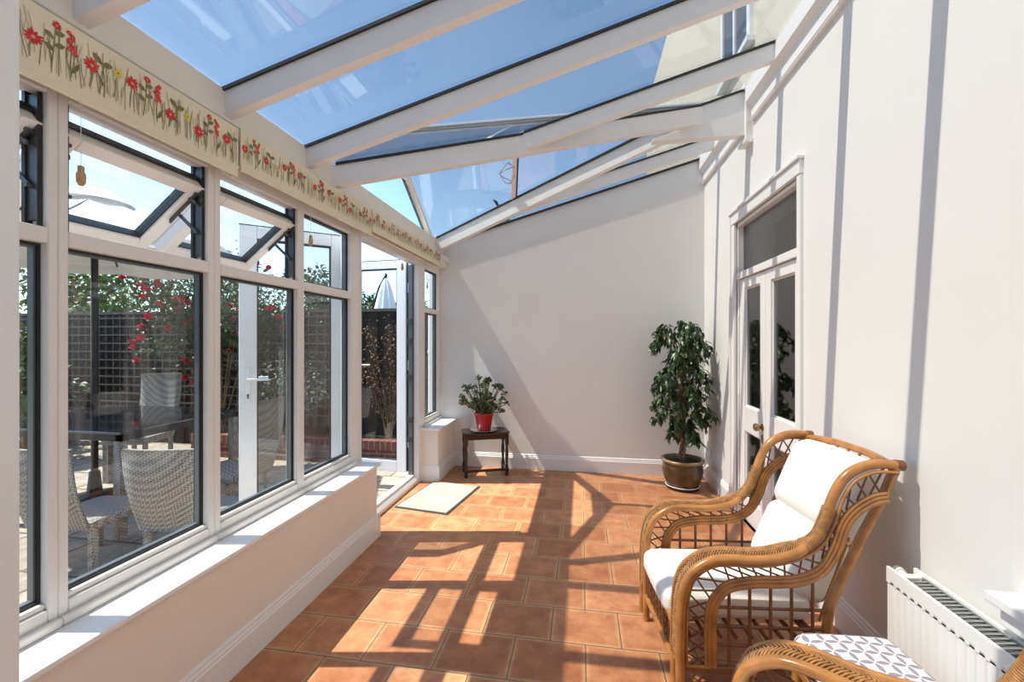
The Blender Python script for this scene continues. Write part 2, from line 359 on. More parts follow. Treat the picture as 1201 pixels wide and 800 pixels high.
# ------------------------------------------------------------------ room constants
XL, XR, YB, YN = -1.50, 1.292, 4.81, -0.75       # dwarf wall face, right wall, back wall, wall behind the camera
WX0, WX1 = -1.72, -1.64                          # window frame outer / inner plane
SZ = 0.545                                       # sill height
def zg(x): return 2.60+0.28*(x+1.60)             # underside of the roof glass
ZGR = -0.1                                       # garden level

# ---- floor
b = MB(); b.box(-1.74, 1.45, YN-.1, YB+.1, -0.12, 0.0); S(b.build('floor', M['floor']))
# ---- dwarf wall left, sill, baseboards
b = MB(); b.box(-1.76, XL, YN, 2.965, -0.12, SZ-.022); b.box(-1.76, -1.466, 4.23, YB, -0.12, SZ-.022)
S(b.build('wall_left', M['wall_warm'], bevel=0.003))
b = MB(); b.box(-1.70, -1.47, YN, 2.985, SZ-.022, SZ); S(b.build('trim_1', M['sill'], bevel=0.006))
b = MB(); b.box(-1.70, -1.44, 4.205, YB-.002, SZ-.022, SZ); S(b.build('trim_2', M['sill'], bevel=0.006))
BP = [(0, 0), (.020, 0), (.020, .125), (.015, .130), (.015, .140), (.010, .147), (.010, .158), (0, .165)]
def baseboard(name, segs):
    b = MB()
    for p, q, e in segs: b.sweep(BP, p, q, e, (0, 0, 1))
    S(b.build(name, M['gloss']))
baseboard('baseboard_left', [((XL, YN, 0), (XL, 2.984, 0), (1, 0, 0)), ((-1.66, 4.23, 0), (-1.447, 4.23, 0), (0, -1, 0)), ((-1.466, 4.211, 0), (-1.466, YB, 0), (1, 0, 0)), ((-1.66, 2.965, 0), (-1.481, 2.965, 0), (0, 1, 0))])
baseboard('baseboard_back', [((-1.466, YB, 0), (XR, YB, 0), (0, -1, 0))])
baseboard('baseboard_right', [((XR, 3.90, 0), (XR, YB, 0), (-1, 0, 0)), ((XR, YN, 0), (XR, 2.76, 0), (-1, 0, 0))])
# ---- back wall (top follows the roof), right wall with a door opening, added wall behind the camera, house wall above the roof
b = MB(); b.prism([(-1.76, YB, -.12), (XR, YB, -.12), (XR, YB, zg(XR)-.01), (-1.76, YB, zg(-1.76)-.01)], (0, .22, 0)); S(b.build('wall_back', M['wall']))
DY0, DY1, DZ = 2.80, 3.86, 2.44
b = MB()
b.box(XR, XR+.30, YN-.2, DY0, -.12, 3.40); b.box(XR, XR+.30, DY1, YB+.22, -.12, 3.40); b.box(XR, XR+.30, DY0, DY1, DZ, 3.40); b.box(XR, XR+.30, DY0, DY1, -.12, 0.0)
S(b.build('wall_right', M['wall']))
b = MB(); b.box(XR+.02, XR+.32, -3.0, 9.0, 3.40, 6.2); b.box(XR+.32, XR+.5, YB+.22, 9, -.12, 3.4)
S(b.build('wall_house', M['house']))
b = MB(); b.prism([(-1.76, YN, -.12), (XR, YN, -.12), (XR, YN, zg(XR)-.01), (-1.76, YN, zg(-1.76)-.01)], (0, -.22, 0)); S(b.build('wall_added_rear', M['wall']))  # unseen rear closure, added to control the light
# ---- the wall end beside the camera on the left
b = MB(); b.box(-1.66, -1.10, .36, .68, 0.0, zg(-1.4)-.14); ws = S(b.build('wall_stub', M['pvc_white'], bevel=0.006))
b = MB(); b.box(-1.10, -1.097, .60, .655, .66, .73); b.build('latch_plate', M['pvc_white'], ws, bevel=.001)
b = MB(); b.tube([(-1.0965, .635, .70), (-1.0955, .635, .70)], .006, 12); b.build('latch_screw', M['steel'], ws)

# ------------------------------------------------------------------ roof
roof = S(empty('ceiling', (0, 0, 0)))
V1 = lambda x: 2.56+0.4008*(x+1.60)
V2 = lambda x: 4.58-0.4008*(x+1.60)
RY, RZ, MX = 3.57, 3.30, 0.92                        # gable ridge
def rafter(y, x0=-1.66, x1=XR, w=.05, d=.125):
    b = MB(); b.prism([(x0, y-w/2, zg(x0)-d), (x1, y-w/2, zg(x1)-d), (x1, y-w/2, zg(x1)-.004), (x0, y-w/2, zg(x0)-.004)], (0, w, 0))
    b.build('rafter', M['beam'], roof, bevel=.004)
    g = MB(); g.prism([(x0+.05, y-w/2-.012, zg(x0+.05)-.016), (x1-.03, y-w/2-.012, zg(x1-.03)-.016), (x1-.03, y-w/2-.012, zg(x1-.03)-.001), (x0+.05, y-w/2-.012, zg(x0+.05)-.001)], (0, w+.024, 0))
    g.build('glazing_gasket', M['gasket'], roof)
for y in (-.60, -.01, .565, 1.14, 1.725, 2.305): rafter(y)
def x_on_v1(y): return -1.60+(y-2.56)/.4008
rafter(3.02, x0=x_on_v1(3.02))
rafter(4.30, x0=-1.60+(4.58-4.30)/.4008)
for f, foot in ((V1, 2.56), (V2, 4.58)):
    b = MB(); b.beam((-1.66, f(-1.66), zg(-1.66)-.004), (MX+.03, f(MX), zg(MX)+.004), .055, -.15, .0); b.build('valley_rafter', M['beam'], roof, bevel=.004)
    g = MB(); g.beam((-1.58, f(-1.58), zg(-1.58)-.002), (MX, f(MX), zg(MX)-.002), .082, -.016, .0); g.build('glazing_gasket', M['gasket'], roof)
g = MB(); g.prism([(-1.6, YB-.03, zg(-1.6)-.02), (XR-.05, YB-.03, zg(XR-.05)-.02), (XR-.05, YB-.03, zg(XR-.05)), (-1.6, YB-.03, zg(-1.6))], (0, .03, 0)); g.build('glazing_gasket', M['gasket'], roof)  # black strip at the wall top, put in for glass dark at grazing angle
# tie beam from the valley junction to the house wall
b = MB(); b.prism([(.56, RY-.035, 3.04), (XR, RY-.035, 3.04), (XR, RY-.035, zg(XR)-.004), (MX, RY-.035, zg(MX)-.004), (MX, RY-.035, 3.16), (.56, RY-.035, 3.06)], (0, .07, 0)); b.build('tie_beam', M['beam'], roof, bevel=.004)
g = MB(); g.prism([(MX, RY-.047, zg(MX)-.018), (XR, RY-.047, zg(XR)-.018), (XR, RY-.047, zg(XR)-.002), (MX, RY-.047, zg(MX)-.002)], (0, .094, 0)); g.build('glazing_gasket', M['gasket'], roof)
b = MB(); b.box(XR-.05, XR, RY-.06, RY+.06, 2.98, 3.42); b.box(XR-.065, XR, RY-.075, RY+.075, 3.38, 3.42); b.box(XR-.062, XR, RY-.07, RY+.07, 2.97, 3.0); b.build('corbel', M['gloss'], roof, bevel=.004)
# eaves beam, and wall plate moulding on the house wall
b = MB(); b.box(-1.72, -1.60, YN, YB, 2.46, 2.595); b.box(-1.70, -1.615, YN, YB, 2.285, 2.46); b.build('eaves_beam', M['cream'], roof, bevel=.004)
b = MB(); b.sweep([(0, 3.12), (.022, 3.12), (.030, 3.14), (.018, 3.16), (.018, 3.235), (.045, 3.26), (.058, 3.27), (.058, 3.385), (0, 3.385)], (XR, YN, 0), (XR, RY-.075, 0), (-1, 0, 0), (0, 0, 1))
b.sweep([(0, 3.12), (.022, 3.12), (.030, 3.14), (.018, 3.16), (.018, 3.235), (.045, 3.26), (.058, 3.27), (.058, 3.385), (0, 3.385)], (XR, RY+.075, 0), (XR, YB, 0), (-1, 0, 0), (0, 0, 1))
b.build('wall_plate', M['beam'], roof)
# glass panes
def clip(poly, f):                       # keep f(p)<=0
    out = []
    for i in range(len(poly)):
        a, c = poly[i], poly[(i+1) % len(poly)]; fa, fc = f(a), f(c)
        if fa <= 0: out.append(a)
        if (fa < 0 < fc) or (fc < 0 < fa):
            t = fa/(fa-fc); out.append((a[0]+(c[0]-a[0])*t, a[1]+(c[1]-a[1])*t))
    return out
def pane_xy(poly, zf, name='roof_glass'):
    b = MB(); b.prism([(x, y, zf(x, y)) for x, y in poly], (0, 0, .008)); return b.build(name, M['roof_glass'], roof)
X0, X1 = -1.76, XR+.01
ys = [YN, -.60, -.01, .565, 1.14, 1.725, 2.305, 3.02, RY, 4.30, YB+.05]
for y0, y1 in zip(ys[:-1], ys[1:]):
    poly = [(X0, y0), (X1, y0), (X1, y1), (X0, y1)]
    if y1 <= RY+.001: poly = clip(poly, lambda p: p[1]-V1(p[0]))
    else: poly = clip(poly, lambda p: V2(p[0])-p[1])
    if len(poly) > 2: pane_xy(poly, lambda x, y: zg(x)+.001)
# little gable over the garden door
GX = -1.66
def zgab(y): return RZ-abs(y-RY)*(RZ-zg(GX))/1.02
for sgn in (-1, 1):
    ye = RY+sgn*1.0
    vf = V1 if sgn < 0 else V2
    # gable roof facet: apex at ridge start, ridge end, valley foot (planar triangle)
    A, B, C = (GX-.12, RY, RZ+.002), (MX, RY, RZ+.002), (GX, vf(GX), zg(GX)+.004)
    b = MB(); b.prism([A, B, C], (0, 0, .008)); b.build('roof_glass', M['roof_glass'], roof)
    b = MB(); b.beam((GX, RY, RZ-.01), (GX, vf(GX), zg(GX)+.0), .05, -.055, .0); b.build('gable_rafter', M['beam'], roof, bevel=.003)
    g = MB(); g.beam((GX-.035, RY, RZ-.01), (GX-.035, vf(GX), zg(GX)), .018, -.075, .0); g.build('glazing_gasket', M['gasket'], roof)
    for xx in (-.62,):                                   # glazing bar up to the ridge
        t = (xx-GX)/(MX-GX); yv = vf(xx); zz = RZ-.004
        p = Vector((xx-.05, yv, zg(xx)+.01)); q = Vector((xx+.07, RY, zz))
        b = MB(); b.beam(p, q, .045, -.045, .0); b.build('glazing_bar', M['beam'], roof, bevel=.003)
        g = MB(); g.beam(p+Vector((.03, 0, 0)), q+Vector((.03, 0, 0)), .016, -.03, .0); g.build('glazing_gasket', M['gasket'], roof)
b = MB(); b.beam((GX, RY, RZ), (MX, RY, RZ), .04, -.03, 0); b.build('ridge_bar', M['beam'], roof, bevel=.003)
b = MB(); b.beam((GX-.14, RY, RZ+.012), (MX+.1, RY, RZ+.012), .05, 0, .02); b.build('ridge_cap', M['pvc_white'], roof, bevel=.004)
# gable triangle: board in the peak, clear glass below it
zc = 2.995; hw = (RZ-zc)/((RZ-zg(GX))/1.02)
b = MB(); b.prism([(GX-.015, RY-hw, zc), (GX-.015, RY+hw, zc), (GX-.015, RY, RZ-.01)], (.03, 0, 0)); b.build('gable_board', M['pvc_white'], roof)
b = MB(); b.prism([(GX-.005, V1(GX)+.03, 2.60), (GX-.005, V2(GX)-.03, 2.60), (GX-.005, RY+hw, zc-.03), (GX-.005, RY-hw, zc-.03)], (.006, 0, 0)); b.build('gable_glass', M['glass'], roof)

# ------------------------------------------------------------------ windows in the left wall
ZB, ZT0, ZT1, ZH, ZF = 0.63, 1.755, 1.805, 2.225, 2.29
def ring(b, y0, y1, z0, z1, w, xa, xb, mi=0):
    b.box(xa, xb, y0, y0+w, z0, z1, mi); b.box(xa, xb, y1-w, y1, z0, z1, mi)
    b.box(xa, xb, y0+w, y1-w, z0, z0+w, mi); b.box(xa, xb, y0+w, y1-w, z1-w, z1, mi)
def pane(parent, y0, y1, z0, z1):
    b = MB(); b.box(-1.692, -1.684, y0+.008, y1-.008, z0+.008, z1-.008); p = b.build('glass_pane', M['glass'], parent)
    g = MB(); ring(g, y0, y1, z0, z1, .008, -1.710, -1.670); g.build('gasket', [M['gasket']], p)
    g = MB(); ring(g, y0+.008, y1-.008, z0+.008, z1-.008, .006, -1.698, -1.678); g.build('spacer', [M['spacer']], p)
def window(name, ya, yb, hwa, hwb, opens):
    w = S(empty(name, (WX1, ya, SZ)))
    b = MB()
    b.box(WX0, WX1, ya, ya+hwa, SZ, ZF); b.box(WX0, WX1, yb-hwb, yb, SZ, ZF)
    b.box(WX0, WX1, ya+hwa, yb-hwb, SZ, ZB-.018); b.box(WX0, WX1-.012, ya+hwa, yb-hwb, ZB-.018, ZB)
    b.box(WX0, WX1, ya+hwa, yb-hwb, ZT0, ZT1); b.box(WX0, WX1, ya+hwa, yb-hwb, ZH, ZF)
    b.build('window_frame', M['pvc'], w, bevel=.005)
    b = MB(); b.box(WX1, WX1+.022, ya, yb, SZ, SZ+.03); b.build('frame_bead', M['pvc'], w, bevel=.008)
    y0, y1 = ya+hwa, yb-hwb
    pane(w, y0, y1, ZB, ZT0)
    if not opens: pane(w, y0, y1, ZT1, ZH); return w
    # top-hung sash swung out at the bottom
    o = Vector((-1.672, 0, 2.145)); e2 = Vector((-.776, 0, -.63)).normalized(); e3 = Vector((e2.z, 0, -e2.x)).normalized()*-1; L = .41
    if e3.x < 0: e3 = -e3
    sb = MB(); w_ = .052
    def ob(bb, a0, a1, c0, c1, d0, d1, mi=0): bb.obox(o, (0, 1, 0), e2, e3, (a0, a1), (c0, c1), (d0, d1), mi)
    ob(sb, y0, y0+w_, 0, L, -.03, .025); ob(sb, y1-w_, y1, 0, L, -.03, .025); ob(sb, y0+w_, y1-w_, 0, w_, -.03, .025); ob(sb, y0+w_, y1-w_, L-w_, L, -.03, .025)
    ob(sb, y0-.012, y1+.006, -.004, .012, -.045, -.03); ob(sb, y0-.006, y1+.006, L-.016, L+.008, -.045, -.03); ob(sb, y0-.006, y0+.012, 0, L, -.045, -.03); ob(sb, y1-.012, y1+.006, 0, L, -.045, -.03)
    sa = sb.build('open_sash', M['pvc'], w, bevel=.004)
    g = MB(); ob(g, y0+w_-.006, y1-w_+.006, w_-.006, L-w_+.006, -.008, .0); g.build('sash_glass', M['glass'], sa)
    g = MB(); i = w_
    ob(g, y0+i, y0+i+.005, i, L-i, -.028, .012); ob(g, y1-i-.005, y1-i, i, L-i, -.028, .012); ob(g, y0+i, y1-i, i, i+.005, -.028, .012); ob(g, y0+i, y1-i, L-i-.005, L-i, -.028, .012)
    ob(g, y0+.004, y1-.004, .002, .014, -.058, -.046); ob(g, y1-.014, y1+.002, .0, L, -.056, -.046)
    ob(g, y0, y1, -.010, -.004, -.045, -.012)
    g.build('sash_gasket', M['gasket'], sa)
    g = MB(); ob(g, (y0+y1)/2-.16, (y0+y1)/2-.145, L-.045, L-.03, .02, .06); ob(g, (y0+y1)/2-.165, (y0+y1)/2-.14, L-.05, L-.025, .02, .03); g.build('sash_handle', M['pvc_white'], sa, bevel=.002)
    for yy in (y1-.008, y0+.008):
        b = MB(); sg = -1 if yy > (y0+y1)/2 else 1
        b.box(-1.70, -1.662, yy-.006, yy+.006, ZT1+.02, ZH-.01)
        b.beam((-1.68, yy+sg*.012, 1.93), (-1.80, yy+sg*.012, 2.04), .008, -.009, .009)
        b.beam((-1.68, yy+sg*.016, 2.10), (-1.815, yy+sg*.016, 1.985), .008, -.009, .009)
        b.beam((-1.68, yy+sg*.020, 2.06), (-1.77, yy+sg*.020, 2.125), .008, -.008, .008)
        for zz, xx in ((1.93, -1.68), (2.10, -1.68), (2.01, -1.765), (2.04, -1.80)): b.tube([(xx, yy+sg*.006, zz), (xx, yy+sg*.024, zz)], .007, 8)
        b.build('friction_stay', M['steel'], w)
        b = MB(); b.box(-1.713, -1.700, yy-.012, yy+.008, ZT1, ZH); b.box(-1.668, -1.660, yy-.004, yy+.006, ZT1, ZH); b.build('gasket', M['gasket'], w)
    return w
window('window_1', 1.105, 1.689, .028, .030, True)
window('window_2', 1.689, 2.295, .034, .028, True)
window('window_3', 2.295, 2.872, .028, .020, False)
window('window_4', .520, 1.105, .028, .026, True)
window('window_5', 4.290, YB, .028, .060, False)
window('window_6', -.065, .520, .028, .028, False)
window('window_7', YN, -.065, .028, .028, False)
# door frame: posts, head, threshold
b = MB(); b.box(WX0-.02, WX1, 2.872, 2.972, 0, ZF); b.box(WX0-.02, WX1, 4.14, 4.29, 0, ZF); b.box(WX0, WX1, 2.972, 4.14, ZH+.005, ZF)
b.box(WX0, WX1+.004, 2.972, 2.992, SZ, ZF); S(b.build('trim_3', M['pvc'], bevel=.005))
b = MB(); b.sweep([(-.09, 0), (.0, 0), (.0, .035), (-.02, .06), (-.035, .06), (-.035, .085), (-.09, .085)], (-1.648, 2.972, 0), (-1.648, 4.2, 0), (1, 0, 0), (0, 0, 1)); S(b.build('trim_4', M['pvc'], bevel=.003))
b = MB(); b.box(-1.735, -1.70, 4.115, 4.14, .085, ZH); b.box(-1.745, -1.69, 4.128, 4.14, .085, ZH); S(b.build('trim_5', M['spacer']))
b = MB(); 
for zz in (.42, .62, 1.05, 1.42, 1.62): b.box(-1.75, -1.70, 4.105, 4.118, zz, zz+.06)
S(b.build('trim_6', M['steel'], bevel=.002))

def door_leaf(name, hinge, ang, w, z0, z1, hside):
    # local: x along the leaf from the hinge, y thickness, z up
    d = S(empty(name, (hinge[0], hinge[1], 0), ang))
    st = .105; t = .03
    b = MB(); b.box(0, st, -t, t, z0, z1); b.box(w-st, w, -t, t, z0, z1); b.box(st, w-st, -t, t, z0, z0+st+.01); b.box(st, w-st, -t, t, z1-st+.02, z1)
    b.build('leaf_frame', M['pvc_white'], d, bevel=.006, world=False)
    b = MB(); b.box(st-.005, w-st+.005, -.006, .006, z0+st+.005, z1-st+.025); b.build('leaf_glass', M['glass'], d, world=False)
    g = MB()
    for yy in (-t+.004, t-.012):
        g.box(st, st+.008, yy, yy+.008, z0+st+.01, z1-st+.02); g.box(w-st-.008, w-st, yy, yy+.008, z0+st+.01, z1-st+.02); g.box(st, w-st, yy, yy+.008, z0+st+.01, z0+st+.018); g.box(st, w-st, yy, yy+.008, z1-st+.012, z1-st+.02)
    g.box(-.006, .0, -.02, .02, z0+.01, z1-.01); g.box(.0, w, -t-.008, -t, z0-.006, z0+.002); g.box(0, w, -t-.006, t, z1, z1+.006)
    g.build('leaf_gasket', M['gasket'], d, world=False)
    for sy in (-1, 1):
        h = MB(); h.box(w-st/2-.016, w-st/2+.016, sy*t, sy*(t+.010), 1.02, 1.27)
        h.tube([(w-st/2, sy*(t+.01), 1.19), (w-st/2, sy*(t+.05), 1.19)], .010, 10)
        h.tube([(w-st/2+.005, sy*(t+.05), 1.19), (w-st/2-.12, sy*(t+.05), 1.19)], .0095, 10)
        hh = h.build('lever_handle', M['pvc_white'], d, bevel=.002, world=False)
        k = MB(); k.box(w-st/2-.004, w-st/2+.004, sy*(t+.010), sy*(t+.0125), 1.06, 1.085); k.tube([(w-st/2, sy*(t+.010), 1.085), (w-st/2, sy*(t+.0125), 1.085)], .007, 10); k.build('keyhole', M['steel'], hh, world=False)
    for zz in (.35, 1.15, 1.95):
        k = MB(); k.tube([(-.012, 0, zz), (-.012, 0, zz+.10)], .010, 10); k.build('hinge', M['pvc_white'], d, world=False)
    return d
door_leaf('door_1', (-1.765, 2.985), PI+math.radians(40), .68, .10, 2.235, 1)
door_leaf('door_2', (-1.775, 4.17), PI-math.radians(5), .66, .10, 2.285, 1)

# ------------------------------------------------------------------ door in the right wall
def d3(b, y0, y1, z0, z1, x0, x1, mi=0): b.box(x0, x1, y0, y1, z0, z1, mi)
DX = XR+.012
f3 = S(empty('trim_7', (XR, DY0, 0)))
b = MB(); d3(b, DY0-.043, DY0, 0, DZ-.001, XR-.020, XR+.10); d3(b, DY1, DY1+.085, 0, DZ-.001, XR-.020, XR+.10); d3(b, DY0-.045, DY1+.085, DZ, DZ+.085, XR-.026, XR+.10)
d3(b, DY0-.052, DY1+.100, DZ+.086, DZ+.108, XR-.04, XR)
d3(b, DY1+.06, DY1+.088, 0, DZ+.080, XR-.034, XR); d3(b, DY0, DY1, 1.965, 2.02, XR+.0, XR+.10)
d3(b, DY0, DY0+.018, 0, DZ, XR+.005, XR+.10); d3(b, DY1-.018, DY1, 0, DZ, XR+.005, XR+.10); d3(b, DY0, DY1, DZ-.03, DZ, XR+.005, XR+.10)
b.build('architrave', M['gloss'], f3, bevel=.004)
b = MB(); d3(b, DY0+.018, DY1-.018, 2.02, 2.41, XR+.05, XR+.056); b.build('transom_glass', M['door_glass'], f3)
def inner_leaf(name, y0, y1, g0, g1, knob):
    d = S(empty(name, (XR, y0, 0)))
    b = MB(); xa, xb = XR+.02, XR+.062
    d3(b, y0, g0, .004, 1.96, xa, xb); d3(b, g1, y1, .004, 1.96, xa, xb); d3(b, g0, g1, .004, .19, xa, xb); d3(b, g0, g1, .72, .92, xa, xb); d3(b, g0, g1, 1.88, 1.96, xa, xb)
    for za, zb in ((.19, .72), (.92, 1.88)):
        for ya, yb_ in ((g0, g0+.012), (g1-.012, g1)): d3(b, ya, yb_, za, zb, xa+.012, xb)
        d3(b, g0, g1, za, za+.012, xa+.012, xb); d3(b, g0, g1, zb-.012, zb, xa+.012, xb)
    b.build('door_frame', M['gloss'], d, bevel=.004)
    for za, zb in ((.20, .71), (.93, 1.87)):
        b = MB(); d3(b, g0+.01, g1-.01, za, zb, XR+.040, XR+.046); b.build('door_pane', M['door_glass'], d)
    for zz in (.25, 1.0, 1.65):
        b = MB(); yh = y0 if knob is None else y1
        b.tube([(XR+.014, yh, zz), (XR+.014, yh, zz+.08)], .007, 8); b.build('hinge', M['gloss'], d)
    if knob:
        b = MB(); prof = [(.010, 0), (.010, .020), (.013, .024), (.026, .032), (.030, .044), (.026, .056), (.012, .062), (0.0, .063)]
        vs = []
        sg = 16
        for r, hgt in prof:
            for k in range(sg): vs.append((xa-hgt, knob+r*math.cos(2*PI*k/sg), .815+r*math.sin(2*PI*k/sg)))
        b.add(vs, [(i*sg+k, i*sg+(k+1) % sg, (i+1)*sg+(k+1) % sg, (i+1)*sg+k) for i in range(len(prof)-1) for k in range(sg)], 0, True)
        b.tube([(xa, knob, .815), (xa-.004, knob, .815)], .026, 16); b.box(xa-.006, xa, knob-.012, knob+.012, .70, .76)
        b.build('door_knob', M['brass'], d)
    return d
inner_leaf('door_3', 2.822, 3.335, 2.906, 3.25, None)
inner_leaf('door_4', 3.340, 3.840, 3.43, 3.74, 3.385)
# dim room behind the doors
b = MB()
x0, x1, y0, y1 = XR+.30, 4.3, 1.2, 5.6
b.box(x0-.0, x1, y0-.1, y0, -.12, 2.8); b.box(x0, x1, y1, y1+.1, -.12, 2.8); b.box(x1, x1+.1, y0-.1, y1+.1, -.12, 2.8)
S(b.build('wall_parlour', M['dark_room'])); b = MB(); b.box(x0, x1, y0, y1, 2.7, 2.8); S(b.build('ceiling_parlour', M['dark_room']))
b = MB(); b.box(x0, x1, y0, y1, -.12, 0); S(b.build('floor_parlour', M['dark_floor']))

# ------------------------------------------------------------------ roller blinds with printed cloth
def blind(y0, y1, zt, zb, label):
    t = tag(empty('roller_blind', (-1.58, y0, zb)), label, 'blind', 'roller blinds along the window head')
    xf = -1.556
    b = MB(); b.add([(xf, y0, zb), (xf, y1, zb), (xf, y1, zt), (xf, y0, zt), (xf-.004, y0, zb), (xf-.004, y1, zb), (xf-.004, y1, zt), (xf-.004, y0, zt)],
                    [(0, 1, 2, 3), (7, 6, 5, 4), (0, 4, 5, 1), (2, 6, 7, 3), (0, 3, 7, 4), (1, 5, 6, 2)], 0)
    X = [xf+.0012]
    def poly(pts, mi):
        X[0] += 1.5e-6; pts = [(max(y0+.002, min(y1-.002, p[0])), max(zb+.002, min(zt-.002, p[1]))) for p in pts]
        b.add([(X[0], p[0], p[1]) for p in pts], [tuple(range(len(pts)))], mi)
    def stem(ya, za, yb, zb_, w, mi):
        m = (ya+yb)/2+random.uniform(-.006, .006); zm = (za+zb_)/2
        for (a, b1), (c, d) in (((ya, za), (m, zm)), ((m, zm), (yb, zb_))):
            poly([(a-w, b1), (a+w, b1), (c+w, d), (c-w, d)], mi)
    def leaf(y, z, an, l, w, mi=2):
        ca, sa = math.cos(an), math.sin(an)
        poly([(y+ca*l*t-sa*w*math.sin(PI*t)*s, z+sa*l*t+ca*w*math.sin(PI*t)*s) for t, s in ((0, 1), (.25, 1), (.5, 1), (.75, 1), (1, 1), (.75, -1), (.5, -1), (.25, -1))], mi)
    def daisy(y, z, r, mi=1):
        n = 11
        for k in range(n): leaf(y, z, 2*PI*k/n+random.uniform(-.1, .1), r*random.uniform(.85, 1.1), r*.17, mi)
        poly([(y+r*.22*math.cos(a*PI/3), z+r*.22*math.sin(a*PI/3)) for a in range(6)], 4 if mi == 1 else 1)
    H = zt-zb; y = y0+.015; k = 0
    while y < y1-.01:
        for _ in range(6):
            yy = y+random.uniform(-.02, .04); stem(yy, zb+H*random.uniform(.10, .30), yy+random.uniform(-.02, .02), zb+H*random.uniform(.5, .9), .0009, random.choice((2, 4)))
        kind = k % 6; zz = zb+H*random.uniform(.42, .70)
        if kind in (0, 3): stem(y, zb+H*.2, y+.008, zz, .0014, 2); daisy(y+.008, zz, H*.125)
        elif kind == 1:
            stem(y, zb+H*.18, y+.012, zb+H*.86, .0014, 2); daisy(y+.014, zb+H*.86, H*.07)
            for j in range(4): leaf(y+.008, zb+H*(.45+.09*j), (.5 if j % 2 else 2.6), H*.15, H*.042)
        elif kind == 2:
            stem(y, zb+H*.2, y, zb+H*.6, .0014, 2)
            for j in range(9): daisy(y+random.uniform(-.010, .010), zb+H*(.58+.035*j), H*.045)
            leaf(y, zb+H*.25, 1.1, H*.25, H*.03)
        elif kind == 4: stem(y, zb+H*.15, y-.006, zb+H*.7, .0014, 2); leaf(y-.006, zb+H*.66, .4, H*.18, H*.05); leaf(y-.006, zb+H*.66, 2.4, H*.18, H*.05); leaf(y, zb+H*.3, 2.0, H*.22, H*.02)
        else: stem(y, zb+H*.2, y, zz, .0012, 4); daisy(y, zz, H*.09, 3)
        y += .045*random.uniform(.85, 1.15); k += 1
    b.build('printed_cloth', [M['blind'], M['print_red'], M['print_green'], M['print_yellow'], M['print_pale']], t)
    b = MB(); b.box(xf-.008, xf+.003, y0, y1, zb-.022, zb); b.build('bottom_bar', M['blind'], t, bevel=.003)
    b = MB(); b.box(-1.60, xf-.004, y0+.002, y1-.002, zt-.045, zt-.004); b.build('roller', M['cream'], t, bevel=.008)
    b = MB(); b.box(-1.60, xf+.002, y1-.003, y1+.003, zb-.02, zt); b.build('end_bracket', M['cream'], t)
blind(.69, 1.725, 2.425, 2.225, 'longest floral roller blind with red daisies, nearest the camera above the windows')
blind(1.745, 2.985, 2.435, 2.262, 'middle floral roller blind hanging above the third and fourth windows')
blind(3.005, 4.55, 2.445, 2.30, 'farthest floral roller blind above the open garden door')
b = MB(); b.box(-1.615, -1.53, 4.56, 4.80, 2.36, 2.42); b.box(-1.615, -1.55, 4.56, 4.80, 2.30, 2.36); S(b.build('trim_8', M['cream'], bevel=.004))
def pull(y, x, ztop, z, label):
    t = tag(empty('blind_pull', (x, y, z)), label, 'cord pull', 'wooden acorn blind pulls')
    b = MB(); b.tube([(x, y, ztop), (x, y, z+.02)], .0011, 6); b.build('cord', M['cord'], t)
    b = MB(); b.lathe([(.004, .030), (.0085, .028), (.0085, .010), (.0115, .006), (.0125, -.006), (.0115, -.022), (.006, -.033), (0, -.034)], (x, y, z), 14); b.build('acorn', M['acorn'], t)
pull(1.107, -1.556, 2.215, 1.972, 'pale wooden acorn pull on a cord in front of the first open top window')
pull(2.262, -1.556, 2.25, 2.036, 'wooden acorn pull hanging in front of the closed top pane')
pull(3.548, -1.556, 2.29, 2.104, 'small wooden acorn pull hanging before the open garden door')

# ------------------------------------------------------------------ wicker armchairs
OUT = [(.012, 0), (.012, .15), (.014, .357), (.027, .462), (.059, .529), (.129, .577), (.205, .588), (.307, .586), (.395, .597), (.482, .626), (.544, .673), (.582, .751), (.613, .842), (.656, .913), (.717, .953), (.778, .967), (.845, .964)]
INN = [(.129, .158), (.129, .361), (.154, .434), (.205, .481), (.307, .501), (.395, .504), (.482, .516), (.557, .557), (.606, .636), (.643, .740), (.693, .799), (.754, .835), (.800, .845)]
def sidepath(pr, y, n=5): return [(p.x, y, p.y) for p in crom([(a, z, 0) for a, z in pr], n)]
def resample(path, step):
    path = [Vector(p) for p in path]; L = [0]
    for i in range(1, len(path)): L.append(L[-1]+(path[i]-path[i-1]).length)
    n = max(2, int(L[-1]/step)); out = []; j = 0
    for k in range(n+1):
        d = L[-1]*k/n
        while j < len(L)-2 and L[j+1] < d: j += 1
        t = (d-L[j])/max(1e-9, L[j+1]-L[j]); out.append(path[j].lerp(path[j+1], min(1, t)))
    return out
def offset_profile(pr, dist):
    p = [Vector((a, z)) for a, z in pr]; o = []
    for i in range(len(p)):
        t = (p[min(i+1, len(p)-1)]-p[max(i-1, 0)]).normalized(); o.append((p[i].x+t.y*dist, p[i].y-t.x*dist))
    return o
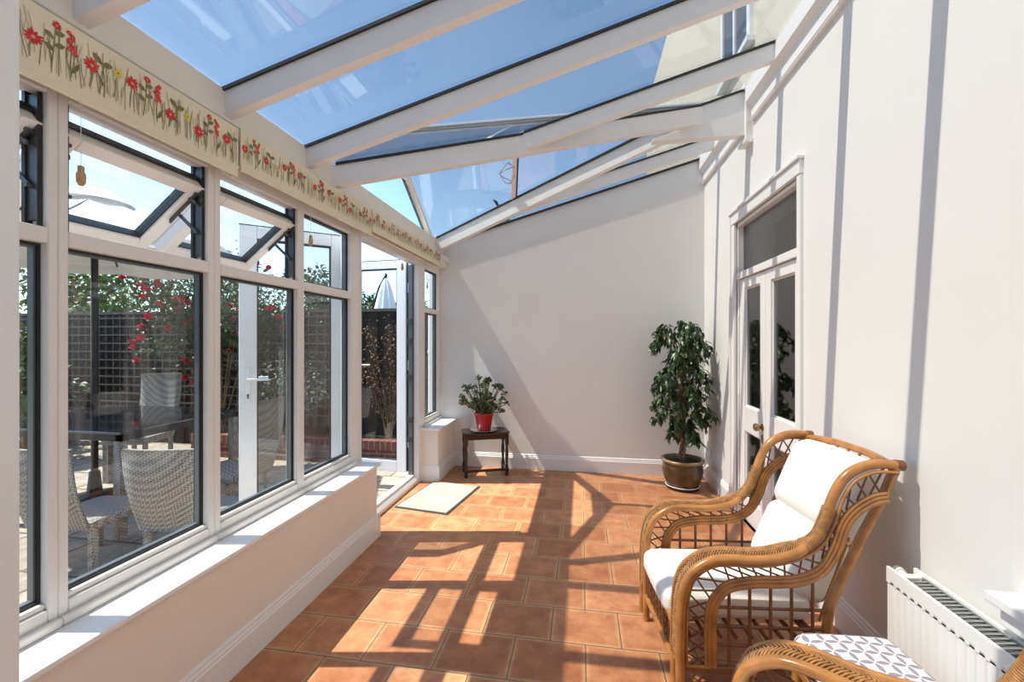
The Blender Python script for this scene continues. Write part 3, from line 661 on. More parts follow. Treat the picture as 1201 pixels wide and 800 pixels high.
def wicker_chair(label):
    r = tag(empty('wicker_armchair'), label, 'armchair', 'matching rattan armchairs')
    for sg in (-1, 1):
        YO, YI, YM = sg*.297, sg*.225, sg*.275
        # arm: outer and inner tube in the arm zone, meeting at the wrap, then one tube up the back
        op = sidepath(OUT, 0)
        def ymix(p, y):
            t = max(0, min(1, (p[0]-.44)/.11)) if p[2] > .5 and p[0] > .44 else 0
            return y+(YM-y)*t*t*(3-2*t)
        b = MB(); b.tube([(p[0], ymix(p, YO), p[2]) for p in op], .0185, 12); side = b.build('arm_tube', M['cane'], r, world=False)
        b = MB(); ip = [(p[0], ymix(p, YI), p[2]) for p in op if not (p[0] > .56)]; b.tube(ip, .0165, 10); b.build('inner_arm_tube', M['cane'], r, world=False)
        # braid across the arm rest
        br = MB(); pts = [p for p in resample(op, .0105) if p[0] < .56 and p[2] > .16]
        for p in pts:
            pass
        back = []
        for i in range(len(pts)-1):
            p, q = pts[i], pts[min(i+3, len(pts)-1)]
            ya, yb = ymix(p, YI), ymix(p, YO); ym = (ya+yb)/2
            t = (pts[i+1]-pts[i]).normalized(); nrm = Vector((-t.z, 0, t.x)); lift = .013 if nrm.z >= -.1 else -.013
            up = Vector((-t.z, 0, t.x))*.012
            A = Vector((p.x, ya, p.z))+up*.8; B = Vector((q.x, ym, q.z))+up*1.5; C = Vector((p.x, yb, p.z))+up*.8
            br.tube([A, (A+B)/2+up*.35, B], .0034, 5); br.tube([C, (C+B)/2+up*.35, B], .0034, 5)
            back.append((A, C, up))
        br.build('armrest_braid', M['weave'], r, world=False)
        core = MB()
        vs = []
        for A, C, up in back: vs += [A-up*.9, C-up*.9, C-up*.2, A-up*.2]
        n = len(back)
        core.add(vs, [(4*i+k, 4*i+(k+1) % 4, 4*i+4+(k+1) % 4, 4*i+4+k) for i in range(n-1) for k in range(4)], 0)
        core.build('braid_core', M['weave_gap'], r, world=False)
        # wrapped binding where the tubes join
        wr = MB(); wp = [p for p in resample(op, .006) if .50 < p.x < .60 and p.z > .6 and p.z < .80]
        for i in range(0, len(wp)-1):
            p = wp[i]; t = (wp[i+1]-wp[i]).normalized(); n2 = Vector((-t.z, 0, t.x)); k0 = ymix(p, YO); k1 = ymix(p, YI); yc = (k0+k1)/2; hw_ = abs(k0-k1)/2+.022
            loop = [Vector((p.x, yc+hw_*math.cos(a), p.z))+n2*.022*math.sin(a) for a in [2*PI*j/14 for j in range(15)]]
            wr.tube(loop, .0034, 5, cap=False)
        wr.build('cane_binding', M['weave'], r, world=False)
        # thin cane beside the outer tube, lower arc of three canes, lattice between
        b = MB(); b.tube(sidepath([(a, z) for a, z in offset_profile(OUT[1:], .026)], YO*.985), .0065, 6)
        for k, dd in enumerate((-.014, 0, .016)): b.tube(sidepath(offset_profile(INN, dd), YO*.985), (.008, .010, .0125)[k], 7)
        b.tube([(.04, YO*.985, .155), (.13, YO*.985, .155)], .008, 6); b.tube([(.800, YO*.985, .845), (.826, YO*.985, .93)], .0075, 6)
        b.build('side_arch', M['cane'], r, world=False)
        b = MB(); oo = sidepath(offset_profile(OUT[1:], .03), YO*.97, 6); ii = sidepath(offset_profile(INN, -.016), YO*.97, 6)
        oo = resample(oo, .018)[:-2]; ii = resample(ii, .018); n = 21
        for k in range(n):
            a = oo[int(k/(n)*(len(oo)-1))]; c = ii[int((k+.9)/(n)*(len(ii)-1))]
            b.tube([a, c], .0038, 5); a2 = oo[int(min(1, (k+.9)/n)*(len(oo)-1))]; c2 = ii[int(k/n*(len(ii)-1))]
            b.tube([a2+Vector((0, .006, 0)), c2+Vector((0, .006, 0))], .0038, 5)
        b.build('lattice', M['cane_dark'], r, world=False)
        # side grid
        b = MB()
        for a, zt in ((.205, .475), (.285, .50), (.365, .505), (.445, .512), (.525, .54)): b.tube([(a, YO*.97, .15), (a, YO*.97, zt)], .0062, 6)
        for z, a1 in ((.388, .590), (.312, .582), (.237, .580)): b.tube([(.13, YO*.97+.006, z), (a1, YO*.97+.006, z)], .0062, 6)
        b.tube([(.012, YO*.97, .145), (.575, YO*.97, .150)], .0135, 8)
        b.build('side_grid', M['cane_dark'], r, world=False)
        b = MB(); b.tube([(.572, YM, 0), (.576, YM, .16), (.585, YM, .30), (.600, YM, .41), (.640, YM, .50), (.723, YM, .69), (.797, YM, .83), (.848, YM, .962)], .0185, 10); b.build('back_leg', M['cane'], r, world=False)
        b = MB(); b.tube([(.845, YM, .964), (.872, YM, .962)], .021, 12); b.build('tube_end', M['cane_dark'], r, world=False)
    # front rails and slatted panel
    b = MB(); b.tube([(.012, -.225, .300), (.012, .225, .300)], .0165, 10); b.tube([(.020, -.225, .262), (.020, .225, .262)], .0135, 8); b.tube([(.012, -.225, .128), (.012, .225, .128)], .015, 8)
    b.build('front_rail', M['cane'], r, world=False)
    b = MB()
    for k in range(7):
        y = -.155+.0516*k
        b.tube([(.016, y-.020, .140), (.016, y+.020, .195), (.016, y-.012, .252)], .005, 6); b.tube([(.016, y+.020, .140), (.016, y-.020, .195), (.016, y+.012, .252)], .005, 6)
    for y in (-.185, .185): b.tube([(.016, y, .13), (.016, y, .26)], .010, 7)
    b.build('front_lattice', M['cane_dark'], r, world=False)
    # seat frame, back frame
    b = MB(); b.tube([(.56, -.27, .26), (.56, .27, .26)], .015, 8)
    for k in range(9): a = .06+.06*k; b.tube([(a, -.27, .262), (a, .27, .262)], .009, 6)
    b.tube([(.58, -.27, .15), (.58, .27, .15)], .013, 8); b.build('seat_frame', M['cane_dark'], r, world=False)
    b = MB(); arch = crom([(.840, -.275, .945), (.855, -.235, .955), (.87, -.12, .965), (.875, 0, .966), (.87, .12, .965), (.855, .235, .955), (.840, .275, .945)], 5)
    b.tube(arch, .016, 10); b.tube([(.70, -.27, .63), (.70, .27, .63)], .010, 6)
    for k in range(7): y = -.21+.07*k; b.tube([(.60, y, .30), (.72, y, .66), (.862, y, .955)], .006, 6)
    b.build('back_frame', M['cane'], r, world=False)
    # cushions
    b = MB(); b.rbox((.285, 0, .338), (.300, .205, .060), .048, 8, puff=(.03, .03, .28)); b.build('seat_cushion', M['cushion'], r, world=False)
    ca, sa = math.cos(math.radians(23)), math.sin(math.radians(23))
    def lean(q): return Vector((.505+q.x*ca+q.z*sa, q.y, .395-q.x*sa+q.z*ca))
    b = MB(); b.rbox((.070, 0, .150), (.080, .205, .155), .055, 8, puff=(.22, .03, .03), xf=lean); b.build('lower_back_cushion', M['cushion'], r, world=False)
    b = MB(); b.rbox((.082, 0, .458), (.088, .222, .176), .065, 8, puff=(.22, .03, .06), xf=lean); b.build('upper_back_cushion', M['cushion'], r, world=False)
    return r
ch1 = wicker_chair('honey rattan armchair with cream cushions standing against the right wall, shown whole')
ch1.location = (.344, 2.075, 0); ch1.rotation_euler = (0, 0, math.radians(6.03))
ch2 = copy_tree(ch1); ch2['label'] = 'rattan armchair at the bottom edge, only its braided arm in view'
ch2.location = (.306, 1.136, 0); ch2.rotation_euler = (0, 0, math.radians(-31))
# footstool with the patterned cushion
fs = tag(empty('rattan_footstool', (.925, 1.53, 0), math.radians(4)), 'rattan footstool with white cushion printed in grey rings, beside the radiator', 'footstool')
b = MB(); b.rbox((0, 0, .352), (.175, .180, .060), .055, 8, puff=(.02, .02, .2)); b.build('cushion', M['geo'], fs, world=False)
b = MB()
for z in (.275, .12): b.tube([(-.15, -.155, z), (.15, -.155, z), (.15, .155, z), (-.15, .155, z), (-.15, -.155, z)], .014, 8)
for k in range(5): b.tube([(-.15, -.12+.06*k, .275), (.15, -.12+.06*k, .275)], .008, 6)
b.build('frame', M['cane'], fs, world=False)
for sx in (-1, 1):
    for sy in (-1, 1):
        b = MB(); b.tube([(sx*.155, sy*.16, 0), (sx*.15, sy*.155, .285)], .017, 10); b.build('leg', M['cane'], fs, world=False)

# ------------------------------------------------------------------ radiator and the ledge beyond it
rd = tag(empty('radiator', (1.22, 1.2, 0)), 'white ribbed double panel radiator on the right wall', 'radiator')
RY0, RY1, RZ0, RZ1 = .72, 1.853, .10, .585
for nm, xa in (('front_panel', 1.158), ('back_panel', 1.250)):
    b = MB(); n = 33; pitch = (RY1-RY0-.03)/n
    b.box(xa, xa+.012, RY0, RY1, RZ1-.06, RZ1); b.box(xa, xa+.012, RY0, RY1, RZ0, RZ0+.04); b.box(xa+.004, xa+.014, RY0, RY1, RZ0, RZ1-.01)
    for k in range(n):
        y = RY0+.015+pitch*k
        b.prism([(xa+.005, y+.003, RZ0+.03), (xa+.0, y+.008, RZ0+.036), (xa+.0, y+pitch-.008, RZ0+.036), (xa+.005, y+pitch-.003, RZ0+.03)], (0, 0, RZ1-RZ0-.085))
    pn = b.build(nm, M['rad'], rd, bevel=.002)
    if nm == 'front_panel':
        b = MB()
        for k in range(n): y = RY0+.015+pitch*(k+.5); b.box(xa-.0012, xa, y-.007, y+.007, RZ1-.047, RZ1-.0455)
        b.build('seam_marks', M['seam'], pn)
b = MB(); b.box(1.172, 1.174, RY0+.03, RY1-.05, RZ1-.03, RZ1-.008); b.box(1.244, 1.246, RY0+.03, RY1-.05, RZ1-.03, RZ1-.008)
for k in range(52):
    y = RY0+.04+k*.020; b.box(1.174, 1.244, y, y+.002, RZ0+.06, RZ1-.014); b.obox((1.174, y, RZ1-.014), (1, .16, 0), (0, 1, 0), (0, 0, 1), (0, .07), (0, .008), (0, .002))
b.build('convector_fins', M['grille'], rd)
b = MB(); b.tube([(1.172, RY1-.03, RZ1-.028), (1.25, RY1-.03, RZ1-.028)], .016, 12); b.tube([(1.215, RY1-.03, RZ1-.03), (1.215, RY1+.012, RZ1-.03)], .013, 12); b.build('top_pipe', M['rad'], rd)
b = MB(); b.tube([(1.215, RY1+.008, RZ1-.03), (1.215, RY1+.030, RZ1-.03)], .020, 14); b.build('bleed_cap', M['rad'], rd)
b = MB(); b.tube([(1.18, RY1-.02, .16), (1.18, RY1+.045, .16), (1.18, RY1+.045, 0)], .009, 10); b.tube([(1.18, RY1+.03, .14), (1.18, RY1+.03, .23)], .019, 12); b.build('valve', M['rad'], rd)
b = MB(); b.box(1.262, XR-.001, RY0+.1, RY0+.13, .15, .5); b.build('wall_bracket', M['rad'], rd)
b = MB(); b.box(1.262, XR-.001, RY1-.15, RY1-.12, .15, .5); b.build('wall_bracket', M['rad'], rd)
b = MB(); b.box(XR-.012, XR, 1.42, 1.515, .60, 3.1); S(b.build('trim_9', M['wall'], bevel=.003))
b = MB(); b.box(1.19, XR, .9, 1.49, .675, .705); b.prism([(XR, .92, .675), (1.215, .92, .675), (1.215, .92, .62), (1.24, .92, .60), (XR, .92, .585)], (0, .55, 0)); S(b.build('trim_10', M['sill'], bevel=.004))
# wall socket
sk = tag(empty('wall_socket', (XR, 4.62, .30)), 'small white socket low on the right wall behind the fig tree', 'socket')
b = MB(); b.box(XR-.009, XR, 4.56, 4.70, .27, .355); b.build('face_plate', M['pvc_white'], sk, bevel=.003)
b = MB(); b.box(XR-.012, XR-.009, 4.575, 4.60, .325, .34); b.build('switch', M['pvc_white'], sk)
b = MB(); b.box(XR-.012, XR-.009, 4.655, 4.68, .325, .34); b.build('switch', M['pvc_white'], sk)

# ------------------------------------------------------------------ doormat
mt = tag(empty('doormat', (-1.30, 3.81, 0), math.radians(-9)), 'cream doormat with dark rubber edging inside the open garden door', 'doormat')
b = MB(); b.box(-.255, .255, -.36, .36, .002, .008); b.build('rubber_edge', M['cut_edge'], mt, world=False, bevel=.002)
b = MB(); b.box(-.238, .238, -.343, .343, .006, .013); b.build('mat_pile', M['mat'], mt, world=False, bevel=.002)

# ------------------------------------------------------------------ small oak table, plate, jade plant
tb = tag(empty('side_table', (-1.215, 4.36, 0), math.radians(21)), 'small dark oak side table with turned legs in the far corner', 'table')
TL, TW, THH = .47, .27, .470
tp = [(-.02, .03), (.03, -.025), (TL-.03, -.025), (TL+.02, .03), (TL+.02, TW-.02), (TL-.02, TW+.012), (.02, TW+.012), (-.02, TW-.02)]
b = MB(); b.prism([(x, y, THH-.018) for x, y in tp], (0, 0, .018)); b.build('table_top', M['oak'], tb, bevel=.005, world=False)
b = MB(); b.box(.01, TL-.01, .008, .026, THH-.075, THH-.018); b.box(.01, TL-.01, TW-.026, TW-.008, THH-.075, THH-.018); b.box(.008, .026, .01, TW-.01, THH-.075, THH-.018); b.box(TL-.026, TL-.008, .01, TW-.01, THH-.075, THH-.018); b.build('apron', M['oak'], tb, bevel=.003, world=False)
for i, (x, y) in enumerate(((.015, .018), (TL-.015, .018), (TL-.015, TW-.018), (.015, TW-.018))):
    b = MB(); b.lathe([(.019, 0), (.021, .02), (.014, .034), (.020, .040), (.020, .085), (.015, .092), (.020, .10), (.012, .115), (.015, .17), (.019, .23), (.017, .27), (.011, .31), (.018, .32), (.011, .33), (.020, .342), (.020, .402)], (x, y, 0), 14)
    b.box(x-.019, x+.019, y-.019, y+.019, .045, .085); b.box(x-.019, x+.019, y-.019, y+.019, THH-.135, THH-.018); b.build('leg', M['oak'], tb, bevel=.002, world=False)
b = MB(); b.box(.015, TL-.015, .007, .029, .052, .078); b.box(.004, .026, .02, TW-.02, .052, .078); b.box(TL-.026, TL-.004, .02, TW-.02, .052, .078); b.build('stretcher', M['oak'], tb, bevel=.003, world=False)
ct = Vector((-1.215, 4.36, 0))+Matrix.Rotation(math.radians(21), 3, 'Z')@Vector((TL*.47, TW*.48, 0))
px, py = ct.x, ct.y
b = MB(); b.lathe([(0, .0), (.12, .0), (.135, .004), (.150, .012), (.152, .015), (.147, .015), (.132, .008), (.11, .005), (0, .005)], (px, py, THH+.0005), 36, cap=False)
tag(b.build('serving_plate', M['tray']), 'round pewter plate under the red pot', 'plate')
PZ = THH+.006
pt = tag(empty('potted_jade_plant', (px, py, PZ)), 'jade plant in a red pot on the dark side table', 'potted plant')
b = MB(); b.lathe([(0, 0), (.072, 0), (.075, .004), (.100, .165), (.106, .168), (.107, .190), (.101, .190), (.099, .165), (0, .160)], (px, py, PZ), 32, cap=False); b.build('pot', M['redpot'], pt)
b = MB(); b.lathe([(.098, .172), (.05, .178), (0, .180)], (px, py, PZ), 24, cap=False); b.build('soil', M['soil'], pt)
random.seed(11)
def fatleaf(b, p, d, l, w, mi):
    d = Vector(d).normalized(); a = Vector((random.uniform(-1, 1), random.uniform(-1, 1), random.uniform(-.3, 1))); s = d.cross(a)
    if s.length < .05: s = d.cross(Vector((0, 0, 1.1)))
    s.normalize(); n = s.cross(d)
    p = Vector(p)
    ring_ = [p, p+d*l*.4+s*w, p+d*l*.8+s*w*.8, p+d*l, p+d*l*.8-s*w*.8, p+d*l*.4-s*w]
    up = p+d*l*.55+n*w*.35; dn = p+d*l*.55-n*w*.35
    b.add(ring_+[up, dn], [(i, (i+1) % 6, 6) for i in range(6)]+[((i+1) % 6, i, 7) for i in range(6)], mi, True)
st = MB(); lf = MB()
base = Vector((px, py, PZ+.17))
for k in range(38):
    az = random.uniform(0, 2*PI); el = random.choice((.15, .4, .65, .95, 1.3)) + random.uniform(-.12, .12)
    L = .255+.085*math.sin(el)*1.0+random.uniform(-.03, .04)
    d = Vector((math.cos(az)*math.cos(el)*1.0, math.sin(az)*math.cos(el)*.6, math.sin(el)))
    p1 = base+Vector((d.x*.35, d.y*.35, .05+d.z*.25))*L*1.2; p2 = base+d*L*1.05+Vector((0, 0, .02))
    path = crom([base+Vector((d.x, d.y, 0))*.03, p1, p2], 4); st.tube(path, [.0075*(1-.5*i/(len(path)-1)) for i in range(len(path))], 6)
    for c in range(3):
        q = p2 if c == 0 else path[7-c*2]+Vector((random.uniform(-.04, .04), random.uniform(-.03, .03), random.uniform(.0, .04)))
        for j in range(20 if c == 0 else 14):
            dd = Vector((random.gauss(0, 1), random.gauss(0, 1), random.gauss(.4, .8))).normalized()
            fatleaf(lf, q+dd*random.uniform(.0, .018), dd, random.uniform(.022, .034), random.uniform(.008, .012), 0 if random.random() < .8 else 1)
st.build('stems', M['bark'], pt); lf.build('foliage', [M['leaf'], M['leaf_edge']], pt)

# ------------------------------------------------------------------ weeping fig in a glazed pot
fx, fy = .985, 4.43
fg = tag(empty('potted_fig_tree', (fx, fy, 0)), 'weeping fig tree in a brown glazed pot in the back right corner', 'potted tree')
b = MB(); b.lathe([(0, .028), (.135, .028), (.150, .045), (.178, .11), (.190, .18), (.186, .235), (.178, .262), (.196, .268), (.200, .280), (.196, .290), (.178, .290), (.168, .262), (0, .255)], (fx, fy, 0), 40, cap=False); pp = b.build('pot', M['pot'], fg)
b = MB(); b.lathe([(.180, .262), (.198, .266), (.204, .280), (.198, .2925), (.178, .2925)], (fx, fy, 0), 40, cap=False); b.build('pot_rim', M['pot_rim'], pp)
b = MB(); b.lathe([(0, 0), (.13, 0), (.155, .012), (.162, .034), (.152, .036), (.145, .030), (0, .028)], (fx, fy, 0), 36, cap=False); sc = b.build('saucer', M['saucer'], fg)
b = MB(); b.lathe([(.1605, .031), (.1635, .034), (.1635, .040), (.158, .040), (.152, .037)], (fx, fy, 0), 36, cap=False); b.build('saucer_rim', M['sill'], sc)
b = MB(); b.lathe([(.175, .262), (.12, .272), (.05, .282), (0, .284)], (fx, fy, 0), 24, cap=False); b.build('soil', M['soil'], fg)
random.seed(5)
def leafquad(b, p, d, l, w, mi=0, bend=.25):
    d = Vector(d).normalized(); s = d.cross(Vector((random.uniform(-.5, .5), random.uniform(-.5, .5), 1)))
    if s.length < .1: s = d.cross(Vector((1, .2, 0)))
    s.normalize(); n = s.cross(d); p = Vector(p)
    m = p+d*l*.45-n*l*.05; e = p+d*l-n*l*bend+Vector((0, 0, -l*.1))
    vs = [p, p+d*l*.3+s*w+n*w*.25, p+d*l*.68+s*w*.75+n*w*.1-n*l*.08, e, p+d*l*.68-s*w*.75+n*w*.1-n*l*.08, p+d*l*.3-s*w+n*w*.25, m]
    b.add(vs, [(i, (i+1) % 6, 6) for i in range(6)], mi, True)
tr = MB(); lv = MB()
for k in range(3):
    a = 2*PI*k/3
    pa = [(fx+.022*math.cos(a+z*9), fy+.022*math.sin(a+z*9), z) for z in (.27, .36, .45, .54, .63, .72, .85, 1.0)]
    tr.tube(crom(pa, 3), [.015-.0004*i for i in range(22)], 7)
envelope = [(.47, .12), (.55, .20), (.62, .12), (.72, .36), (.82, .40), (.90, .24), (1.0, .40), (1.12, .38), (1.20, .22), (1.30, .20), (1.40, .30), (1.50, .33), (1.60, .22)]
def env(z):
    for (a, r0), (c, r1) in zip(envelope[:-1], envelope[1:]):
        if a <= z <= c: return r0+(r1-r0)*(z-a)/(c-a)
    return .1
nb = 54
for k in range(nb):
    z = .50+1.12*((k+.5)/nb); az = k*2.399+random.uniform(-.3, .3); R = env(z)*random.uniform(.6, 1.05)
    dx, dy = math.cos(az)*R, math.sin(az)*R*.85
    if fy+dy > YB-.05: dy = YB-.06-fy
    if fx+dx > XR-.04: dx = XR-.05-fx
    s0 = Vector((fx, fy, max(.42, z-.20))); s1 = Vector((fx+dx*.6, fy+dy*.6, z+.035)); s2 = Vector((fx+dx, fy+dy, z-.045))
    path = crom([s0, s1, s2], 5); tr.tube(path, [.006*(1-.75*i/(len(path)-1)) for i in range(len(path))], 5)
    for i in range(3, len(path)):
        for j in range(4 if i < 6 else 5):
            q = path[i]+Vector((random.uniform(-.03, .03), random.uniform(-.03, .03), random.uniform(-.03, .02)))
            dd = Vector((random.uniform(-1, 1), random.uniform(-1, 1), random.uniform(-1.5, .1)))+Vector((dx, dy, 0))*1.2
            leafquad(lv, q, dd, random.uniform(.055, .085), random.uniform(.013, .020))
lv.v = [(min(v[0], XR-.008), min(v[1], YB-.008), v[2]) for v in lv.v]
tr.build('trunk', M['bark'], fg); lv.build('foliage', M['ficus'], fg)

# ------------------------------------------------------------------ wire ornament
ox, oy, oz = -.665, 3.87, 3.0
b = MB()
sp = [(ox+.075*math.sin(t*1.15)*math.sin(t/7*PI), oy+.03*math.cos(t*1.1), oz+.10-.20*t/7) for t in [7*i/40 for i in range(41)]]
b.tube(sp, .0028, 6); b.tube([(ox, oy, oz+.10), (ox-.085, oy, oz+.0), (ox-.03, oy+.01, oz-.09), (ox+.03, oy, oz-.10)], .0026, 6); b.tube([(ox, oy, oz+.10), (ox+.06, oy, oz+.035)], .0026, 6); b.tube([(ox+.06, oy, oz-.02), (ox+.02, oy, oz-.09)], .0026, 6)
b.tube([(ox, oy, oz+.10), (ox, oy, 3.10)], .0012, 5)
tag(b.build('wire_ornament', M['copper']), 'copper wire spiral ornament hanging from the roof over the door end', 'ornament')

# ================================================================== garden
b = MB(); b.box(-30, -1.76, -14, 30, ZGR-.1, ZGR); b.box(-1.76, 1.6, YB+.22, 14, ZGR-.1, ZGR); S(b.build('ground', M['paving']))
b = MB(); b.box(-2.35, -1.80, 3.15, 3.72, ZGR, ZGR+.02); tag(b.build('boot_mat', M['cut_edge']), 'black rubber mat on the paving outside the garden door', 'doormat')
# fence
fn = tag(empty('garden_fence', (-5, 5.55, ZGR)), 'dark brown board fence with trellis along the garden side', 'fence')
b = MB(); x = -11.0; k = 0
while x < -1.80:
    b.box(x, x+.142, 5.55+.012*(k % 2), 5.565+.012*(k % 2), ZGR, 1.86); x += .13; k += 1
b.build('fence_boards', M['fence'], fn)
b = MB(); b.box(-11, -1.8, 5.53, 5.60, 1.86, 1.90); b.build('cap_rail', M['trellis'], fn)
b = MB()
for i in range(56): x = -10.5+.128*i; b.box(x, x+.022, 5.520, 5.532, .35, 1.84)
for i in range(12): z = .38+.128*i; b.box(-10.5, -3.4, 5.506, 5.520, z, z+.022)
b.build('trellis', M['trellis'], fn)
# brick planter
pl = tag(empty('brick_planter', (-3.6, 5.2, ZGR)), 'low red brick planter wall in front of the dark fence', 'planter')
b = MB(); b.box(-5.2, -1.98, 4.98, 5.08, ZGR, .09); b.box(-5.2, -5.1, 5.08, 5.5, ZGR, .09); b.build('brick_wall', M['brick'], pl)
b = MB(); b.box(-5.2, -1.98, 4.97, 5.10, .09, .20); b.build('soldier_course', M['brick_top'], pl)
b = MB(); b.box(-5.1, -1.98, 5.10, 5.5, ZGR, .15); b.build('soil', M['soil'], pl)

def crown(b, c, rad, n, ls, mi=0, squash=1.0):
    c = Vector(c); lumps = [Vector((random.gauss(0, .45)*rad[0], random.gauss(0, .45)*rad[1], random.gauss(0, .45)*rad[2])) for _ in range(max(5, n//90))]
    for i in range(n):
        l = random.choice(lumps); d = Vector((random.gauss(0, 1), random.gauss(0, 1), random.gauss(0, 1))).normalized()
        p = c+l+Vector((d.x*rad[0], d.y*rad[1], d.z*rad[2]))*.42*random.uniform(.6, 1.05)
        leafquad(b, p, d+Vector((random.uniform(-.7, .7), random.uniform(-.7, .7), random.uniform(-.8, .4))), ls*random.uniform(.7, 1.3), ls*.30, mi)
def bush(name, label, cat, c, rad, n, ls, mat, group=None, trunk=None, zmin=ZGR+.05):
    t = tag(empty(name, (c[0], c[1], trunk if trunk is not None else ZGR)), label, cat, group)
    b = MB(); crown(b, c, rad, n, ls)
    b.v = [(v[0], v[1], max(v[2], zmin)) for v in b.v]
    b.build('foliage', M[mat], t)
    b = MB(); z0 = trunk if trunk is not None else ZGR
    b.tube(crom([(c[0], c[1], z0), (c[0]+.03, c[1], (z0+c[2])/2), (c[0], c[1], c[2])], 4), .02+.03*max(rad), 7)
    for k in range(5): a = k*1.3; b.tube([(c[0], c[1], c[2]-rad[2]*.6), (c[0]+math.cos(a)*rad[0]*.5, c[1]+math.sin(a)*rad[1]*.5, c[2]+rad[2]*.2)], .012+.01*max(rad), 5)
    b.build('trunk', M['bark'], t)
    return t
random.seed(21)
G = 'trees beyond the garden fence'
bush('garden_tree', 'broad bright green tree above the fence behind the open parasol', 'tree', (-12.9, 9.2, 2.7), (2.2, 1.3, 1.0), 3000, .16, 'bush_yel', G, ZGR)
bush('garden_tree', 'mid green tree above the fence behind the climbing rose', 'tree', (-8.0, 8.6, 2.35), (1.35, 1.1, .75), 2000, .15, 'bush', G, ZGR)
bush('garden_tree', 'small pale green tree seen through the closed top pane', 'tree', (-7.75, 11.6, 2.75), (.85, .7, .75), 1200, .16, 'bush', G, ZGR)
bush('garden_tree', 'dark green tree seen through the far door leaf, left of the folded parasol', 'tree', (-7.35, 14.2, 2.5), (.85, .8, .8), 1500, .15, 'bush', G, ZGR)
bush('garden_tree', 'dark tree seen through the far door leaf, right of the folded parasol', 'tree', (-7.25, 17.2, 2.6), (.9, .8, 1.0), 1500, .17, 'bush_dark', G, ZGR)
bush('garden_tree', 'tall dark tree behind the narrow end window', 'tree', (-2.2, 9.8, 2.4), (1.0, .9, 1.5), 1500, .17, 'bush_dark', G, ZGR)
bush('conifer_hedge', 'dark conifer hedge at the left end of the trellis', 'shrub', (-8.3, 4.7, 1.0), (.8, .55, 1.0), 2600, .12, 'bush_dark')
bush('conifer_hedge', 'pale tipped shrub under the open parasol beside the trellis', 'shrub', (-6.9, 4.3, .8), (.45, .4, .7), 1100, .10, 'bush_yel')
bush('conifer_hedge', 'dense green shrub left of the outdoor table', 'shrub', (-9.6, 2.5, 1.1), (1.1, .8, 1.0), 2600, .13, 'bush_dark')
sh = tag(empty('russet_shrub', (-2.55, 5.34, .15)), 'russet leaved shrub in the brick planter before the fence', 'shrub')
b = MB(); c_ = MB()
for k in range(14):
    xe = -2.55+random.uniform(-.42, .42); ze = random.uniform(.9, 1.75)
    path = crom([(-2.55+random.uniform(-.05, .05), 5.38, .15), ((-2.55+xe)/2, 5.42, ze*.6), (xe, 5.36, ze)], 5); b.tube(path, [.008*(1-.7*i/(len(path)-1)) for i in range(len(path))], 5)
    for q in path[3:]:
        for j in range(13): leafquad(c_, Vector(q)+Vector((random.gauss(0, .06), random.gauss(0, .03), random.gauss(0, .05))), (random.uniform(-1, 1), random.uniform(-1, 0), random.uniform(-1, .5)), random.uniform(.022, .038), .010)
c_.build('foliage', M['bush_or'], sh); b.build('stems', M['bark'], sh)
bush('planter_plant', 'grey green bushy plant in the planter behind the near door leaf', 'shrub', (-3.9, 5.15, .82), (.62, .28, .50), 1300, .045, 'bush_grey', None, .15, .2)
bush('flowering_clump', 'low green clump with pink flowers by the paving at far left', 'shrub', (-2.42, 1.35, .02), (.16, .16, .14), 500, .045, 'bush_yel')
# climbing rose
rs = tag(empty('climbing_rose', (-5.0, 5.25, ZGR)), 'climbing rose with crimson flowers spread over the trellis', 'climbing plant')
random.seed(3)
b = MB(); cn = MB(); blooms = []
for k in range(16):
    x0_ = -5.0+random.uniform(-.15, .15); xe = random.uniform(-6.6, -3.5); ze = random.uniform(1.3, 2.55); ye = random.uniform(4.9, 5.3)
    path = crom([(x0_, 5.3, ZGR), (x0_+(xe-x0_)*.3, 5.3, ze*.6), (x0_+(xe-x0_)*.7, 5.2, ze*.98), (xe, ye, ze-.05)], 8); cn.tube(path, [.012*(1-.75*i/(len(path)-1)) for i in range(len(path))], 5)
    for i, p in enumerate(path):
        if i < 8: continue
        for j in range(15):
            q = p+Vector((random.gauss(0, .12), random.gauss(0, .07), random.gauss(0, .13))); leafquad(b, q, (random.uniform(-1, 1), random.uniform(-1, 1), random.uniform(-1, .6)), random.uniform(.04, .065), .018)
        if random.random() < .20: blooms.append(p+Vector((random.gauss(0, .1), -.08, random.gauss(0, .12))))
for q in ((-6.05, 5.0, 2.25), (-5.9, 4.95, 2.18), (-5.98, 4.95, 2.1), (-5.65, 4.95, 1.98), (-5.3, 4.95, 2.0), (-5.2, 4.93, 1.96), (-4.85, 4.9, 2.08), (-4.8, 4.9, 2.12), (-5.9, 4.9, 1.62), (-6.05, 4.9, 1.45), (-5.95, 4.9, 1.5), (-6.0, 4.9, 1.38), (-4.55, 5.0, 2.3), (-4.4, 5.0, 2.1), (-4.2, 4.95, 2.2), (-4.0, 4.95, 1.9), (-5.85, 4.9, 1.8), (-5.1, 4.9, 2.45), (-4.15, 4.9, 2.45), (-3.95, 4.9, 2.38), (-5.5, 4.9, .92), (-4.7, 4.9, .8)):
    blooms.append(Vector(q)+Vector((random.gauss(0, .02), 0, random.gauss(0, .02))))
cn.build('canes', M['bark'], rs); b.build('foliage', M['bush'], rs)
rb = MB()
for j in range(42):
    d = Vector((random.gauss(0, 1), random.gauss(0, 1), random.gauss(.3, 1))).normalized(); leafquad(rb, d*.006, d, random.uniform(.035, .048), .020, 0, -.4)
proto = rb.build('rose_bloom', M['rose'], rs, world=False); proto.location = blooms[0]-rs.location
